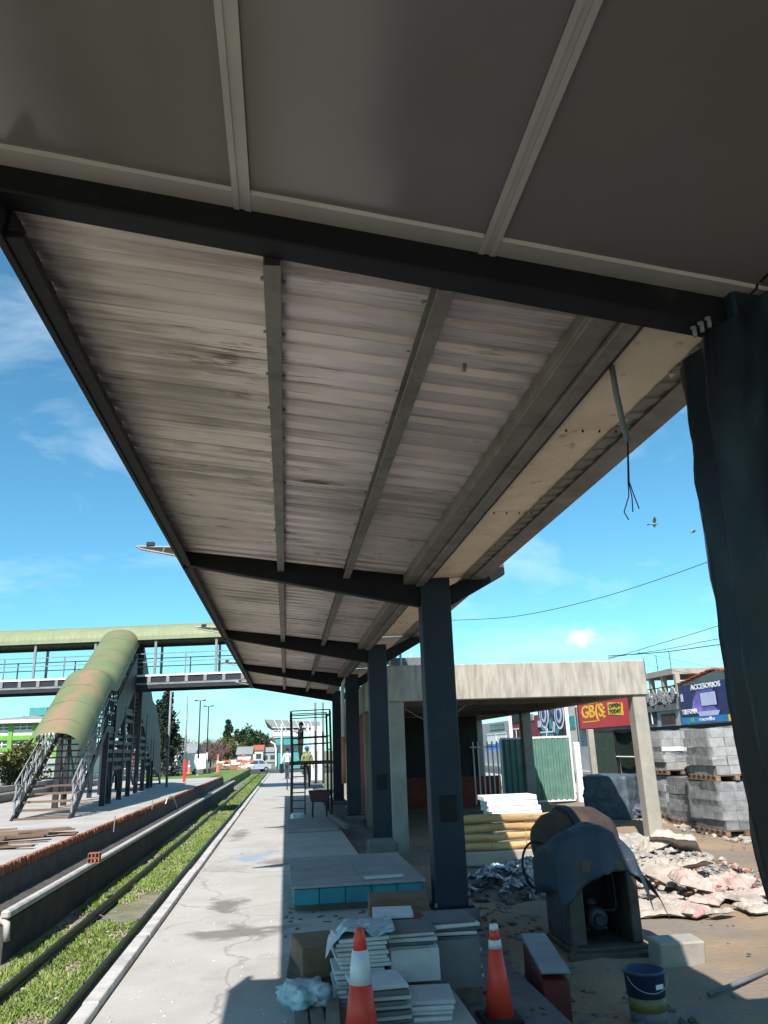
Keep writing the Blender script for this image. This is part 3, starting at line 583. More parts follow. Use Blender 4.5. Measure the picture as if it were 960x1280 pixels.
b = MB(); pts = [V(2.5+.16*k, 16.9, 2.45-.35*sin(k/9*pi)) for k in range(10)]; b.tube(pts, .012, 5); b.build('loose_cable', 'conduit', cb)
bb = MB(); bb.box(-.195, .195, -.095, .095, 0, .185); bbm = bb.mesh('block'); bbm.materials.append(M['block_dark'])
for r_ in range(3):
    for k in range(2): inst(bbm, 'block', cb, (2.55+k*.4+(.2 if r_ % 2 else 0), 17.6, ZT-.24+r_*.19))
for k in range(3):
    b = MB(); b.tube([(2.30+k*.3, 17.2+k*.3, 2.98), (2.30+k*.3, 17.2+k*.3, 3.72)], .03, 6); b.build('starter_tube', 'pvc', cb)
# ------------------------------------------------------------------ gate, posts, fence
gt = thing('green_gate', (8.4, 26.8, GZ), 'green corrugated metal gate with white frame at back of yard', 'gate')
gx0, gx1, gy, gz0, gz1 = 7.35, 9.85, 26.8, GZ+.10, 1.72
pw = (gx1-gx0-.08)/12
for k in range(12):
    b = MB(); xa = gx0+.04+k*pw
    b.add([(xa,gy,gz0),(xa+pw*.35,gy,gz0),(xa+pw*.5,gy-.05,gz0),(xa+pw*.8,gy-.05,gz0),(xa+pw,gy,gz0),(xa,gy,gz1),(xa+pw*.35,gy,gz1),(xa+pw*.5,gy-.05,gz1),(xa+pw*.8,gy-.05,gz1),(xa+pw,gy,gz1)], [(j,j+1,j+6,j+5) for j in range(4)])
    b.build('panel', 'green_gate', gt, solid=.006)
for a, c in (((gx0,gy,gz0-.03),(gx1,gy,gz0-.03)), ((gx0,gy,gz1+.03),(gx1,gy,gz1+.03)), ((gx0,gy,gz0),(gx0,gy,gz1)), ((gx1,gy,gz0),(gx1,gy,gz1))):
    b = MB(); b.bar(a, c, .06, .06); b.build('frame_bar', 'white', gt)
wg = thing('white_barred_gate', (6.85, 26.9, GZ), 'white barred gate left of the green gate', 'gate')
for k in range(6):
    b = MB(); b.tube([(6.4+k*.17,26.9,GZ+.05),(6.4+k*.17,26.9,1.68)], .028, 6); b.build('bar', 'white', wg)
for z in (.1, 1.5):
    b = MB(); b.bar((6.3,26.93,z),(7.3,26.93,z), .03, .05); b.build('rail', 'white', wg)
for k, (x, y, lab) in enumerate(((10.05,26.75,'white painted post at right end of the green gate'), (10.15,25.6,'rough concrete fence post at corner of the dark fence'))):
    b = MB(); b.box(x-.1,x+.1,y-.1,y+.1,GZ-.1,1.95 if k else 1.55); tag(b.build('fence_post', 'white' if k == 0 else 'concrete', bevel=.02), lab, 'post')
fn = thing('shade_cloth_fence', (11.0, 18, GZ), 'dark green shade cloth fence with black top rail behind block pallets', 'fence')
ft = 1.86
for k in range(5):
    ya, yb2 = 25.4-k*3, 25.4-(k+1)*3
    b = MB(); b.grid(lambda u, v: (11.0+.03*sin(u*9+k)+.02*sin(v*5), ya+(yb2-ya)*u, GZ+.05+v*(ft-GZ-.1)), 20, 4); b.build('cloth_panel', 'mesh_dark', fn, smooth=True)
    b = MB(); b.tube([(10.93,ya,GZ-.1),(10.93,ya,ft+.05)], .04, 8); b.build('post', 'steel_black', fn)
    b = MB(); b.bar((10.93,ya,ft),(10.93,yb2,ft), .08, .10); b.build('top_rail', 'steel_black', fn)
    b = MB(); b.tube([(10.9,ya,1.05),(10.9,yb2,1.05)], .025, 6); b.build('mid_rail', 'white', fn)
b = MB(); b.bar((10.1,25.7,ft),(11.0,25.45,ft), .08, .10); b.build('top_rail', 'steel_black', fn)
b = MB(); b.grid(lambda u, v: (10.2+.8*u, 25.6-.2*u, GZ+.05+v*(ft-GZ-.1)), 4, 4); b.build('cloth_panel', 'mesh_dark', fn)
b = MB(); b.tube([(10.85,23.5,1.9),(10.8,23.5,.0)], .03, 6); b.build('brace', 'dark', fn)
for d in (-.5, .5):
    b = MB(); b.tube([(10.85,23.5,1.1),(10.7,23.5+d,-.1)], .025, 6); b.build('brace', 'dark', fn)
# ------------------------------------------------------------------ pallets of concrete blocks
blm = {}
for key in ('block', 'block_dark'):
    q = MB(); q.box(-.158, .158, -.188, .188, .002, .183); me = q.mesh('block'); me.materials.append(M[key]); blm[key] = me
plk = MB(); plk.box(-.5, .5, -.05, .05, -.011, .011); plkm = plk.mesh('board'); plkm.materials.append(M['wood'])
plb = MB(); plb.box(-.05, .05, -.59, .59, -.045, .045); plbm = plb.mesh('bearer'); plbm.materials.append(M['wood'])
def block_pallet(x, y, z, rz, key, label, courses=5, wrapz=(0, 1), seed=0, lean=0):
    random.seed(seed); p = thing('block_pallet', (x, y, z), label, 'pallet', 'pallets of concrete blocks by the fence'); p.rotation_euler = (0, lean, rz)
    ORG[p.name] = (0,0,0)
    w_ = bpy.data.objects.new('wooden_pallet', plbm); col.objects.link(w_); w_.parent = p; w_.location = (0,0,.055); ORG[w_.name] = (0,0,0)
    for xx in (-.43, .43): inst(plbm, 'bearer', w_, (xx, 0, 0))
    for k in range(6): inst(plkm, 'board', w_, (0, -.52+k*.208, .057))
    for c in range(courses):
        sh = c % 2
        for i in range(3):
            for j in range(3):
                if i == 1 and j == 1 and c < courses-1: continue
                rr = random.uniform(-.02,.02)
                if sh: inst(blm[key], 'block', p, (-.335+i*.335+random.uniform(-.008,.008), -.395+j*.396+random.uniform(-.008,.008), .125+c*.19), (0,0,rr))
                else: inst(blm[key], 'block', p, (-.30+i*.30+random.uniform(-.006,.006), -.395+j*.396, .125+c*.19), (0,0,rr), (.9,1,1))
    h0, h1 = .125+wrapz[0]*courses*.19, .125+wrapz[1]*courses*.19
    def wr(u, v):
        t = u*2*pi; k = max(abs(cos(t)), abs(sin(t))); r = 1+.03*noise.noise(Vector((cos(t)*3, sin(t)*3, v*5+seed)))
        return (.535*r*cos(t)/k, .63*r*sin(t)/k, h0+v*(h1-h0)+.02*sin(t*3+seed))
    b = MB(); b.grid(wr, 64, 10, wrap=True); b.build('stretch_film', 'film', p, smooth=True, org=(0,0,0))
    return p
rz0 = .06
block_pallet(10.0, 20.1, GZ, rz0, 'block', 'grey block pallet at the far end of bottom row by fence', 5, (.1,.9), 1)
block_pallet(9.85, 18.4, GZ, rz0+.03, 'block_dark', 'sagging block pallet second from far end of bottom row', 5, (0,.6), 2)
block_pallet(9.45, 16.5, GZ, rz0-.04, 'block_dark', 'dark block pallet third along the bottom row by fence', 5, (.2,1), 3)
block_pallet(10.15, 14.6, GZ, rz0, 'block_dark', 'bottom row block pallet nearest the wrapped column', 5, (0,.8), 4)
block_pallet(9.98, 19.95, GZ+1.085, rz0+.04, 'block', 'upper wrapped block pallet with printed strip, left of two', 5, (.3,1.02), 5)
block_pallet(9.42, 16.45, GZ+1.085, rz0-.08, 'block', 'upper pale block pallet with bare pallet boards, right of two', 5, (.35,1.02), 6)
b = MB(); b.grid(lambda u, v: (9.50+.9*u, 19.28+.02*sin(u*6), 1.28+.10*v-.02*u), 6, 1); tag(b.build('printed_strip', 'white', solid=.004), 'white printed strip taped across upper left block pallet', 'strip')
def lump(name, c, size, mt, label, cat, seed, jit=.28, sub=4, flat=.5, group=None, parent=None):
    """a slack cloth or paper form: rounded box, creased by noise, flat underneath"""
    bm = bmesh.new(); bmesh.ops.create_icosphere(bm, subdivisions=sub, radius=1); b = MB(); vs = []; R = Rz(seed*1.3)
    for v in bm.verts:
        p = v.co; k = max(abs(p.x), abs(p.y), abs(p.z))**flat; q = p/k
        n1 = fbm(p*1.6+V(seed*2.3, 0, seed)); n2 = abs(noise.noise(p*2.6+V(seed, seed*3, 0)+V(n1,n1,0))); n3 = abs(noise.noise(p*6.5+V(seed, 0, seed*2)))
        q = q*(1+jit*n1*.5-jit*.75*n2-jit*.35*n3); z = max(q.z, -.75)
        vs.append(Vector(c)+R@V(q.x*size[0]/2, q.y*size[1]/2, 0)+V(0,0,(z+.75)*size[2]/1.75))
    fs = [tuple(v.index for v in f.verts) for f in bm.faces]; bm.free(); b.add(vs, fs)
    o = b.build(name, mt, parent, smooth=True)
    return tag(o, label, cat, group) if label else o
lump('tarp_covered_heap', at(772, 1022, z=GZ)+V(.1,.2,-.05), (1.4,1.3,1.15), 'tarp_grey', 'heap under faded blue tarp in front of the dark fence', 'tarp heap', 3, .09, 5, .95)
lump('tarp_bundle', at(795, 1020, z=GZ)+V(-.1,-.5,-.04), (.9,.6,.4), 'tarp_grey', 'low crumpled tarp bundle at the foot of the covered heap', 'tarp', 8, .5, 4)
lump('orange_sack', V(9.9,14.5,.68), (.35,.5,.3), 'cement_pink', 'reddish crumpled sack on the bottom pallet near wrapped column', 'sack', 5, .5, 3)
lump('black_sack', V(9.7,18.1,.685), (.5,.5,.28), 'dark', 'black sack on top of the sagging block pallet', 'sack', 6, .4, 3)
# ------------------------------------------------------------------ pole stack
random.seed(21)
YL = 13.9
cbz0, cbz1 = at(620,1080,y=YL).z, at(620,1063,y=YL).z
xa = at(583,1070,y=YL).x; 
b = MB(); b.box(xa-.2, xa+1.35, YL-.14, YL+.14, cbz0, cbz1); tag(b.build('concrete_lintel', 'concrete', bevel=.015), 'concrete lintel lying under the stacked yellow poles', 'lintel')
for k, xx in enumerate((xa, xa+1.15)):
    b = MB(); b.box(xx-.1, xx+.1, YL-.1, YL+.1, GZ-.12, cbz0-.002); tag(b.build('support_block', 'block_dark', bevel=.01), ('left','right')[k]+' support block under the concrete lintel', 'block')
rr = .074; zz = cbz1+rr
lab = ['lowest yellow pole of the stack on the lintel','second yellow pole from the bottom of the stack','third yellow pole from the bottom of the stack','top front yellow pole of the stack']
ext = [1.75, 1.95, 2.1, 2.45]
for k in range(4):
    b = MB(); n = 14; pts = [V(xa-.25+random.uniform(-.05,.05)+ext[k]*j/n, YL-.02*k+.012*sin(j*.8+k), zz+k*2*rr*1.0+.010*sin(j*.6+k*2)) for j in range(n+1)]
    b.tube(pts, [rr*(.97+.05*sin(j*1.7+k*3)+.04*sin(j*3.1+k))-.008*j/n for j in range(n+1)], 14); tag(b.build('pole', 'log', smooth=True), lab[k], 'pole', 'stacked yellow poles')
for k, xx in enumerate((xa+.45, xa+1.05)):
    b = MB(); b.tube([(xx,YL-.085,cbz1),(xx+.01,YL-.09,zz+6.6*rr),(xx+.01,YL+.2,zz+7*rr)], .006, 5); tag(b.build('tie_wire', 'log'), ('left','right')[k]+' tie strap round the yellow poles', 'strap')
fz = at(620,994,y=15).z
for k in range(4):
    x0 = at(600,1000,y=15).x; h = (fz-.30)/4*.0+.09
    b = MB(); b.ob((x0+.52+.03*k, 15.0, fz-.045-k*.092), (1.0-.04*(k%2), .6, .086), Rz(.02*(k-1.5))); tag(b.build('foam_slab', 'foam', bevel=.008), ['top','second','third','lowest'][k]+' white foam slab of the pile behind yellow poles', 'foam slab', 'white foam slabs')
b = MB(); b.box(x0+.1, x0+.95, 14.75, 15.25, GZ-.1, fz-.045-3*.092-.045); tag(b.build('foam_support', 'block_dark'), 'dark support under the white foam slabs', 'support')
# ------------------------------------------------------------------ mixer under a tarp
mx_ = thing('concrete_mixer', (3.0, 8.4, GZ), 'concrete mixer with open engine housing draped in blue grey tarp', 'mixer')
x0, x1, y0, y1, z0, z1 = 2.74, 3.47, 7.95, 8.65, GZ-.02, .46
for nm, bx in (('side_panel',(x0,x0+.16,y0,y1,z0+.12,z1)), ('side_panel',(x1-.10,x1,y0,y1,z0+.12,z1)), ('top_panel',(x0+.162,x1-.102,y0,y1,z1-.12,z1-.002)), ('back_panel',(x0+.162,x1-.102,y1-.03,y1-.002,z0+.12,z1-.122)), ('floor_panel',(x0-.03,x1+.03,y0-.08,y1,z0+.06,z0+.118))):
    b = MB(); b.box(*bx); b.build(nm, 'machine' if nm != 'back_panel' else 'dark', mx_, bevel=.012)
en = MB(); en.tube([(3.08,8.06,-.10),(3.08,8.10,-.10),(3.08,8.35,-.10)], [.085,.11,.11], 16); en = en.build('engine', 'engine', mx_, smooth=True)
b = MB(); b.box(3.0,3.12,8.15,8.38,.0,.08); b.build('fuel_tank', 'dark', en, bevel=.03)
b = MB(); b.tube([(3.14,8.12,-.03),(3.26,8.10,-.03),(3.29,8.10,.02),(3.29,8.12,.3)], .010, 6); b.build('exhaust_pipe', 'dark', en)
b = MB(); b.tube([(3.08,8.03,-.10),(3.08,8.059,-.10)], [.05,.06], 12); b.build('pulley', 'dark', en)
for k, (x, y) in enumerate(((2.8,8.05),(3.4,8.05),(2.8,8.55),(3.4,8.55))):
    b = MB(); b.box(x-.04,x+.04,y-.04,y+.04,GZ-.05,z0+.06); b.build('foot', 'dark', mx_)
b = MB(); b.bar((2.64,7.8,GZ+.05),(3.55,7.75,GZ+.05),.08,.06); b.bar((2.68,7.8,GZ+.06),(2.8,8.0,GZ+.12),.05,.05); b.build('tow_frame', 'machine', mx_, bevel=.01)
# drum lying behind and above
dc = V(3.27, 9.12, .50); dx = V(cos(.12), sin(.12), .10).normalized()
b = MB(); b.tube([dc-dx*.44, dc-dx*.42, dc-dx*.30, dc, dc+dx*.30, dc+dx*.48], [.16,.24,.33,.38,.33,.20], 24); dr = b.build('drum', 'drum', mx_, smooth=True)
b = MB(); b.tube([dc-dx*.10, dc-dx*.02], [.395,.395], 28); b.build('gear_ring', 'dark', dr)
b = MB(); wc = at(672,1082,y=8.9); pts = [wc+V(.17*cos(t)*1.0, .04*sin(t), .24*sin(t)) for t in [2*pi*k/24 for k in range(25)]]; b.tube(pts, .014, 6, caps=False); b.build('tilt_wheel', 'dark', mx_, smooth=True)
b = MB(); b.bar(wc, (2.95,9.0,.45), .03,.03); b.build('wheel_shaft', 'dark', mx_)
b = MB(); b.box(2.86,2.94,8.8,8.88,GZ-.05,.50); b.build('stand', 'machine', mx_); b = MB(); b.box(3.55,3.63,8.8,8.88,GZ-.05,.50); b.build('stand', 'machine', mx_)
# tarp draped over housing: profile falls down the sides
def tarp(u, v):
    # u across (left to right), v from the hanging front hem to the back
    hump = .30*max(0, sin(min(1, u*1.08)*pi))**.6*max(0, sin(min(1, .25+v*.8)*pi))**.7
    x = 2.66+.90*u; y = 7.90+.86*v; z = .47+hump
    if v < .22:
        k = 1-v/.22; drop = .13+.30*max(0, 1-u*2.0)+.10*max(0, u-.8)*3
        z = .47+.30*max(0, sin(min(1, u*1.08)*pi))**.6*max(0, sin(.426*pi))**.7*(1-k)*.9-drop*k; y = 7.93-.025*sin(u*15)*k+.05*(1-k)
    if u < .10: z -= .42*(1-u/.10)*(.6+.4*v); x = 2.66-.01*sin(v*12)
    if u > .92: z -= .28*(u-.92)/.08; x = 3.49+.10*(u-.92)/.08
    z += .030*fbm((x*5, y*5, 7))+.016*sin(x*16+y*7)-.02*abs(noise.noise(V(x*6, y*6, 2)))
    return (x, y, z)
b = MB(); b.grid(tarp, 80, 60); b.build('tarp', 'tarp_blue', mx_, smooth=True, solid=.006)
b = MB(); b.add([(3.55,7.97,.30),(3.60,8.25,.32),(3.58,8.6,.40),(3.68,8.05,.18),(3.78,8.12,.02),(3.86,8.15,-.16),(3.60,7.96,.24)], [(0,1,3),(1,4,3),(4,5,3),(0,3,6),(1,2,4)]); b.build('tarp_corner', 'tarp_blue', mx_, solid=.006)
# ------------------------------------------------------------------ rubble, bags, small things in the yard
random.seed(31)
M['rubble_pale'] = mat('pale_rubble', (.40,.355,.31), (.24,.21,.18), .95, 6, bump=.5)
def mound(name, c, rx, ry, h, mt, label, seed, cat='rubble'):
    def f(u, v):
        r = v; t = u*2*pi; k = (1-r*r)*h*(1+.5*fbm((cos(t)*r*2+seed, sin(t)*r*2, 0)))+.035*noise.noise(V(cos(t)*r*9+seed, sin(t)*r*9, 0))
        return (c[0]+rx*r*cos(t)*(1+.15*noise.noise(V(cos(t), sin(t), seed))), c[1]+ry*r*sin(t), GZ-.10*(r > .97)-.03+k)
    b = MB(); b.grid(f, 48, 22, wrap=True); return tag(b.build(name, mt), label, cat)
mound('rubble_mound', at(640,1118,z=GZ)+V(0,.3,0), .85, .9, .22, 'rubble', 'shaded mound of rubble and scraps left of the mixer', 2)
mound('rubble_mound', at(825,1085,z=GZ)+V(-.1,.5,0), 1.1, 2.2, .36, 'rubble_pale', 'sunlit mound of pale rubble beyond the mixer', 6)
mound('gravel_heap', at(895,1095,z=GZ)+V(0,.3,0), .9, .9, .10, 'block_dark', 'low grey gravel heap beside the cement bags', 9, 'gravel')
def scatter(name, n, fn, mt, label, cat, rmin, rmax):
    b = MB()
    for i in range(n):
        c = fn(); r = random.uniform(rmin, rmax); b.ico(c, r, 1, .9, (random.uniform(.6,1.4), random.uniform(.6,1.4), random.uniform(.3,.8)), i)
    return tag(b.build(name, mt, org=(0,0,GZ)), label, cat, kind='stuff')
def near(cx, cy, rx, ry, h):
    def f():
        a, r = random.uniform(0, 2*pi), random.random()**.6
        return (cx+rx*r*cos(a), cy+ry*r*sin(a), GZ-.01+h*(1-r*r))
    return f
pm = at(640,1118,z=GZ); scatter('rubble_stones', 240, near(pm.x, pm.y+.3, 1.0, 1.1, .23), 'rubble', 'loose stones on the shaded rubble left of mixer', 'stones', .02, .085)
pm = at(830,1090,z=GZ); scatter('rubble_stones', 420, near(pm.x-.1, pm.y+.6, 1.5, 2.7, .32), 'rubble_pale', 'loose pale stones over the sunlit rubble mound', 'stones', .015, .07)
scatter('yard_stones', 500, lambda: (random.uniform(2.2,9.2), random.uniform(5.5,18), GZ+.0), 'rubble', 'small stones strewn across the yard dirt', 'stones', .008, .03)
scatter('pallet_rubble', 200, lambda: (9.2+random.uniform(-.35,.25), random.uniform(15,21.5), GZ+.0), 'rubble_pale', 'pale broken stones along the foot of block pallets', 'stones', .02, .08)
# scraps of paper and film in the shaded rubble
b = MB()
for i in range(90):
    c = V(*near(at(640,1118,z=GZ).x, at(640,1118,z=GZ).y+.2, .95, .9, .25)())+V(0,0,.04); s_ = random.uniform(.03,.11); R = Rot(random.uniform(-.8,.8), random.uniform(-.8,.8), random.uniform(0,6))
    b.add([c+R@V(-s_,-s_*.7,0), c+R@V(s_,-s_*.5,.02), c+R@V(s_*.8,s_,.0), c+R@V(-s_*.6,s_*.7,.03), c+R@V(0,0,.03)], [(0,1,4),(1,2,4),(2,3,4),(3,0,4)])
tag(b.build('paper_scraps', 'litter', org=(0,0,GZ)), 'torn paper and film scraps on the shaded rubble', 'scraps', kind='stuff')
def sack(p, size, rz, mt, seed, tilt, label, group):
    L_, W_, H_ = size; R_ = Rot(tilt[0], tilt[1], rz)
    def f(u, v, top=True):
        a, c = u*2-1, v*2-1; e = (1-abs(a)**5)*(1-abs(c)**3.2); n1 = fbm((a*1.3+seed, c*1.3, seed*.7)); rd = abs(noise.noise(V(a*2.2+seed*2, c*3.4+n1*.8, 3))); r2 = abs(noise.noise(V(a*6+seed, c*6, 9)))
        h = H_*max(0, e)**.5*(1-.75*rd-.25*r2+.35*n1) if top else -.01
        ww = 1-.10*noise.noise(V(a*2, seed, 1))-.12*(1-abs(a))*abs(noise.noise(V(a*3, seed*4, 1)))
        q = R_@V(a*L_/2*(1+.06*noise.noise(V(c*3, seed, 5))), c*W_/2*ww, h+.03*n1*L_)
        return (p[0]+q.x, p[1]+q.y, p[2]+.04+q.z)
    b = MB(); b.grid(lambda u, v: f(u, v), 40, 28); b.grid(lambda u, v: f(u, 1-v, False), 8, 6)
    return tag(b.build('cement_bag' if mt.startswith('cement') else 'sack', mt, smooth=True), label, 'bag', group)
bags = [(846,1062,.62,.75,.34,'cement_pink','pink and cream cement bag standing highest on the rubble mound',1.2),(818,1062,.5,.5,.25,'cement','cream cement bag at the left shoulder of the mound',2.1),
 (838,1098,.62,.55,.28,'cement','cream bag below the highest pink bag',3.3),(864,1110,.42,.40,.26,'cement_pink','bright pink folded cement bag at centre of the bag pile',.7),
 (905,1112,.66,.42,.22,'cement_pink','rounded pinkish bag lying right of the bag pile',2.6),(808,1140,.85,.6,.12,'cement','flat cream paper bag spread nearest the mixer',4.4),
 (850,1140,.55,.42,.13,'cement','crumpled cream bag at the front of the pile',5.5),(884,1128,.5,.35,.12,'cement_pink','thin pink scrap bag below the rounded one',1.9),
 (925,1128,.5,.3,.12,'cement','small cream bag toward the wrapped column',3.9),(945,1140,.42,.3,.10,'cement','farthest right scrap of cream bag on the dirt',2.2),
 (872,1085,.45,.3,.16,'cement','strip of cream bag behind the bright pink one',4.9),(622,1098,.5,.4,.22,'bag','bluish plastic bundle on the shaded rubble',1.1),(655,1090,.45,.4,.26,'litter','grey sack on the shaded rubble near yellow poles',3.0),(684,1082,.32,.3,.30,'cement_pink','pink scrap bag beside the mixer wheel',2.4)]
for i, (px, py, sx, sy, sz, mt, lb, sd) in enumerate(bags):
    p = at(px, py, z=GZ+(.26 if py < 1090 and px > 700 else (.12 if py < 1112 else .0))); up_ = px > 700 and py < 1115
    sack((p.x, p.y, p.z), (sx*1.15, sy*1.15, max(sz*.6, .05)), sd*2.1, mt, sd+i*3.7, (random.uniform(.15,.5) if up_ else random.uniform(-.08,.08), random.uniform(-.2,.2) if up_ else 0), lb, 'discarded bags in the yard')
# small torn paper pieces between the bags
SCR = ((800,1105),(815,1120),(835,1126),(868,1140),(900,1142),(790,1090),(830,1050),(915,1098),(880,1070),(940,1118))
for k, (px, py) in enumerate(SCR):
    p = at(px, py, z=GZ+.04); sack((p.x, p.y, p.z-.03), (random.uniform(.25,.5), random.uniform(.15,.3), .05), k*1.7, 'cement' if k % 3 else 'cement_pink', k*5.1+2, (random.uniform(-.2,.3), .1, ), ['highest','second highest','third','fourth','fifth','sixth','seventh','eighth','ninth','tenth'][sorted(range(10), key=lambda q: SCR[q][1]).index(k)]+' torn paper scrap of the bag pile counted from its far side', 'torn paper scraps about the bag pile')
# lone block, pipe, bucket, crate
b = MB(); p = at(856,1211,z=GZ); b.ob((p.x, p.y+.12, GZ+.10), (.46,.22,.25), Rot(.12,.03,.10)); tag(b.build('concrete_block', 'concrete', bevel=.015), 'pale sunlit concrete block lying on the dirt beside mixer', 'block')
b = MB(); b.tube([at(886,1243,z=GZ+.04), at(975,1208,z=GZ+.04)], .018, 10); tag(b.build('pvc_pipe', 'tile_dark', smooth=True), 'pale grey pipe lying on the ground at bottom right', 'pipe')
bp = at(820,1286,z=GZ)+V(0,.1,0); bu = thing('paint_bucket', bp, 'old blue and yellow paint bucket at bottom right', 'bucket')
b = MB(); b.lathe([(.125,0),(.132,.10)], bp, 28); b.build('lower_band', 'tile_dark', bu, smooth=True)
b = MB(); b.lathe([(.133,.10),(.137,.19)], bp, 28); b.build('middle_band', 'bucket_yel', bu, smooth=True)
b = MB(); b.lathe([(.138,.19),(.146,.34),(.152,.34),(.152,.36),(.142,.36),(.13,.12)], bp, 28); b.build('upper_band', 'bucket_blue', bu, smooth=True)
b = MB(); b.tube([bp+V(.15*cos(t), -.05-.09*sin(t), .33-.1*sin(t)) for t in [pi*k/12 for k in range(13)]], .004, 5); b.build('handle', 'galv', bu)
b = MB(); b.ob(bp+V(.05,-.136,.27), (.07,.004,.03), Rz(.35)); b.build('white_mark', 'white', bu)
cr = thing('red_crate', (2.05, 7.2, GZ), 'long narrow red box with grey lid beside the mixer', 'box')
b = MB(); A, B_ = at(667,1172,z=-.04), at(694,1218,z=-.04); d = (A-B_).normalized(); ang = math.atan2(d.y, d.x)-pi/2
mid = (A+B_)/2; ln = (A-B_).length
b.ob((mid.x, mid.y, (GZ-.06)/2-.02), (.20, ln, .34), Rz(ang)); b.build('body', 'crate_red', cr, bevel=.01)
b = MB(); b.ob((mid.x, mid.y, -.022), (.215, ln+.02, .03), Rz(ang)); b.build('lid', 'board_top', cr, bevel=.006)
b = MB(); b.ob((5.9,13.0,GZ+.05), (1.3,.5,.03), Rot(.2,.05,-.4)); tag(b.build('rusty_sheet', 'drum'), 'dark rusty sheet lying on the dirt beyond the bag pile', 'sheet')
# ------------------------------------------------------------------ clutter on the platform
pk = thing('board_pack', (.75, 9.7, 0), 'low pack of boards with teal edge lying across the shaded platform', 'board pack')
for k in range(5):
    b = MB(); xa_ = .08+k*.272; b.box(xa_, xa_+.268, 8.70, 10.9, .07, .235); b.build('teal_bundle', 'teal', pk, bevel=.012)
for k, (xa_, xb_) in enumerate(((.05,.80),(.803,1.47))):
    b = MB(); b.box(xa_, xb_, 8.68, 10.92, .236, .262); b.build('cover_sheet', 'board_top', pk, bevel=.004)
for k in range(3):
    b = MB(); b.box(.1, 1.42, 8.85+k*.9, 8.95+k*.9, .001, .069); b.build('bearer', 'wood_grey', pk)
b = MB(); b.ob((1.05,8.9,.275), (.42,.12,.02), Rz(.1)); tag(b.build('offcut', 'tile', bevel=.004), 'pale offcut strip lying on top of the board pack', 'offcut')
tlm = {}
for key in ('tile', 'tile_dark'):
    q = MB(); q.box(-.17, .17, -.17, .17, 0, .0225); me = q.mesh('tile'); me.materials.append(M[key]); tlm[key] = me
def tile_stack(x, y, z, n, label, keys, seed, rz=0):
    random.seed(seed); t = thing('tile_stack', (x, y, z), label, 'tile stack', 'stacks of floor tiles'); 
    for k in range(int(n*.036/.027+.5)):
        o = inst(tlm[keys[k % len(keys)]], 'tile', t, (x+random.uniform(-.02,.02), y+random.uniform(-.02,.02), z+k*.027), (random.uniform(-.008,.008), random.uniform(-.008,.008), rz+random.uniform(-.07,.07)))
        md = o.modifiers.new('bevel', 'BEVEL'); md.width = .004
    return t
tile_stack(.50, 5.80, 0, 11, 'left tall tile stack under the plastic wrapping', ['tile'], 1, .05)
tile_stack(.58, 5.40, 0, 6, 'low tile stack right behind the nearest cone', ['tile_dark','tile'], 2, .03)
tile_stack(.865, 5.95, 0, 11, 'middle tall tile stack between two others', ['tile','tile','tile_dark'], 3, -.02)
tile_stack(.87, 5.44, 0, 3, 'lowest pale tile stack of three tiles in front', ['tile'], 4, -.05)
tile_stack(1.20, 6.15, 0, 11, 'right tall tile stack nearest the column', ['tile_dark','tile'], 5, .04)
b = MB(); b.box(1.16, 1.38, 5.97, 6.33, -.13, -.002); tag(b.build('packing_block', 'wood_grey'), 'timber block under the right tile stack', 'timber block')
b = MB(); b.ob((.865, 5.70, .20), (.33, .035, .19), Rot(-.12,0,-.02)); tag(b.build('leaning_tile', 'tile', bevel=.004), 'pale tile standing upright against the middle stack', 'tile')
b = MB(); b.ob((1.19, 5.90, .14), (.34, .035, .30), Rot(-.10,0,.03)); tag(b.build('leaning_tile', 'tile_dark', bevel=.004), 'dark tile standing upright against the right stack', 'tile')
b = MB(); b.grid(lambda u, v: (.26+.46*u+.05*v, 5.58+.62*v, .405+.03*fbm((u*4,v*4,3))+.05*abs(sin(u*4+v*2))*(1-v)-(.10*(1-u*4) if u < .25 else 0)), 26, 26)
pb = tag(b.build('plastic_wrapping', 'bag', smooth=True, solid=.002), 'crumpled pale plastic wrapping on the left tile stack', 'plastic')
text('lettering', 'DILI', 'black', pb, V(.47,5.60,.455), (1,.12,0), (0,.9,.25), .03, depth=.003)
b = MB(); b.ob((.80,6.32,.41), (.30,.30,.03), Rz(-.1)); tag(b.build('loose_tile', 'tile', bevel=.004), 'loose pale tile laid flat behind the stacks', 'tile')
b = MB(); b.box(.66,.95,6.2,6.44,0,.393); tag(b.build('packing_crate', 'wood_grey'), 'grey crate standing behind the middle tile stack', 'crate')
lump('plastic_bag', (.13,5.70,-.005), (.36,.30,.17), 'bag', 'pale translucent plastic bag on the platform left of tiles', 'bag', 4, .55, 4, .6)
for k, (x, rz) in enumerate(((.20,.02),(.10,.0),(.29,-.06))):
    b = MB(); b.ob((x,5.32,.02+.03*(k==2)), (.085,.60,.035), Rz(rz)); tag(b.build('plank', 'wood_grey', bevel=.004), ['middle','left','right'][k]+' short grey plank on platform left of nearest cone', 'plank', 'short planks by the cone')
b = MB(); b.ob((.23,6.35,.16), (.30,.5,.20), Rz(.15)); tag(b.build('cardboard_box', 'wood', bevel=.008), 'small brown carton behind the plastic bag', 'carton')
b = MB(); b.ob((.24,6.62,.05), (.42,.9,.10), Rz(-.05)); tag(b.build('timber_bundle', 'wood_grey', bevel=.01), 'flat grey timber bundle in front of the board pack', 'timber')
b = MB(); b.ob((.95,7.1,.20), (.50,.32,.40), Rz(-.06)); tag(b.build('cardboard_box', 'wood', bevel=.008), 'brown carton standing behind the tile stacks', 'carton')
b = MB(); b.box(1.22,1.62,12.1,12.5,-.002,.28); tag(b.build('stone_plinth', 'concrete_dark', bevel=.02), 'squat concrete block in front of the second dark column', 'block')
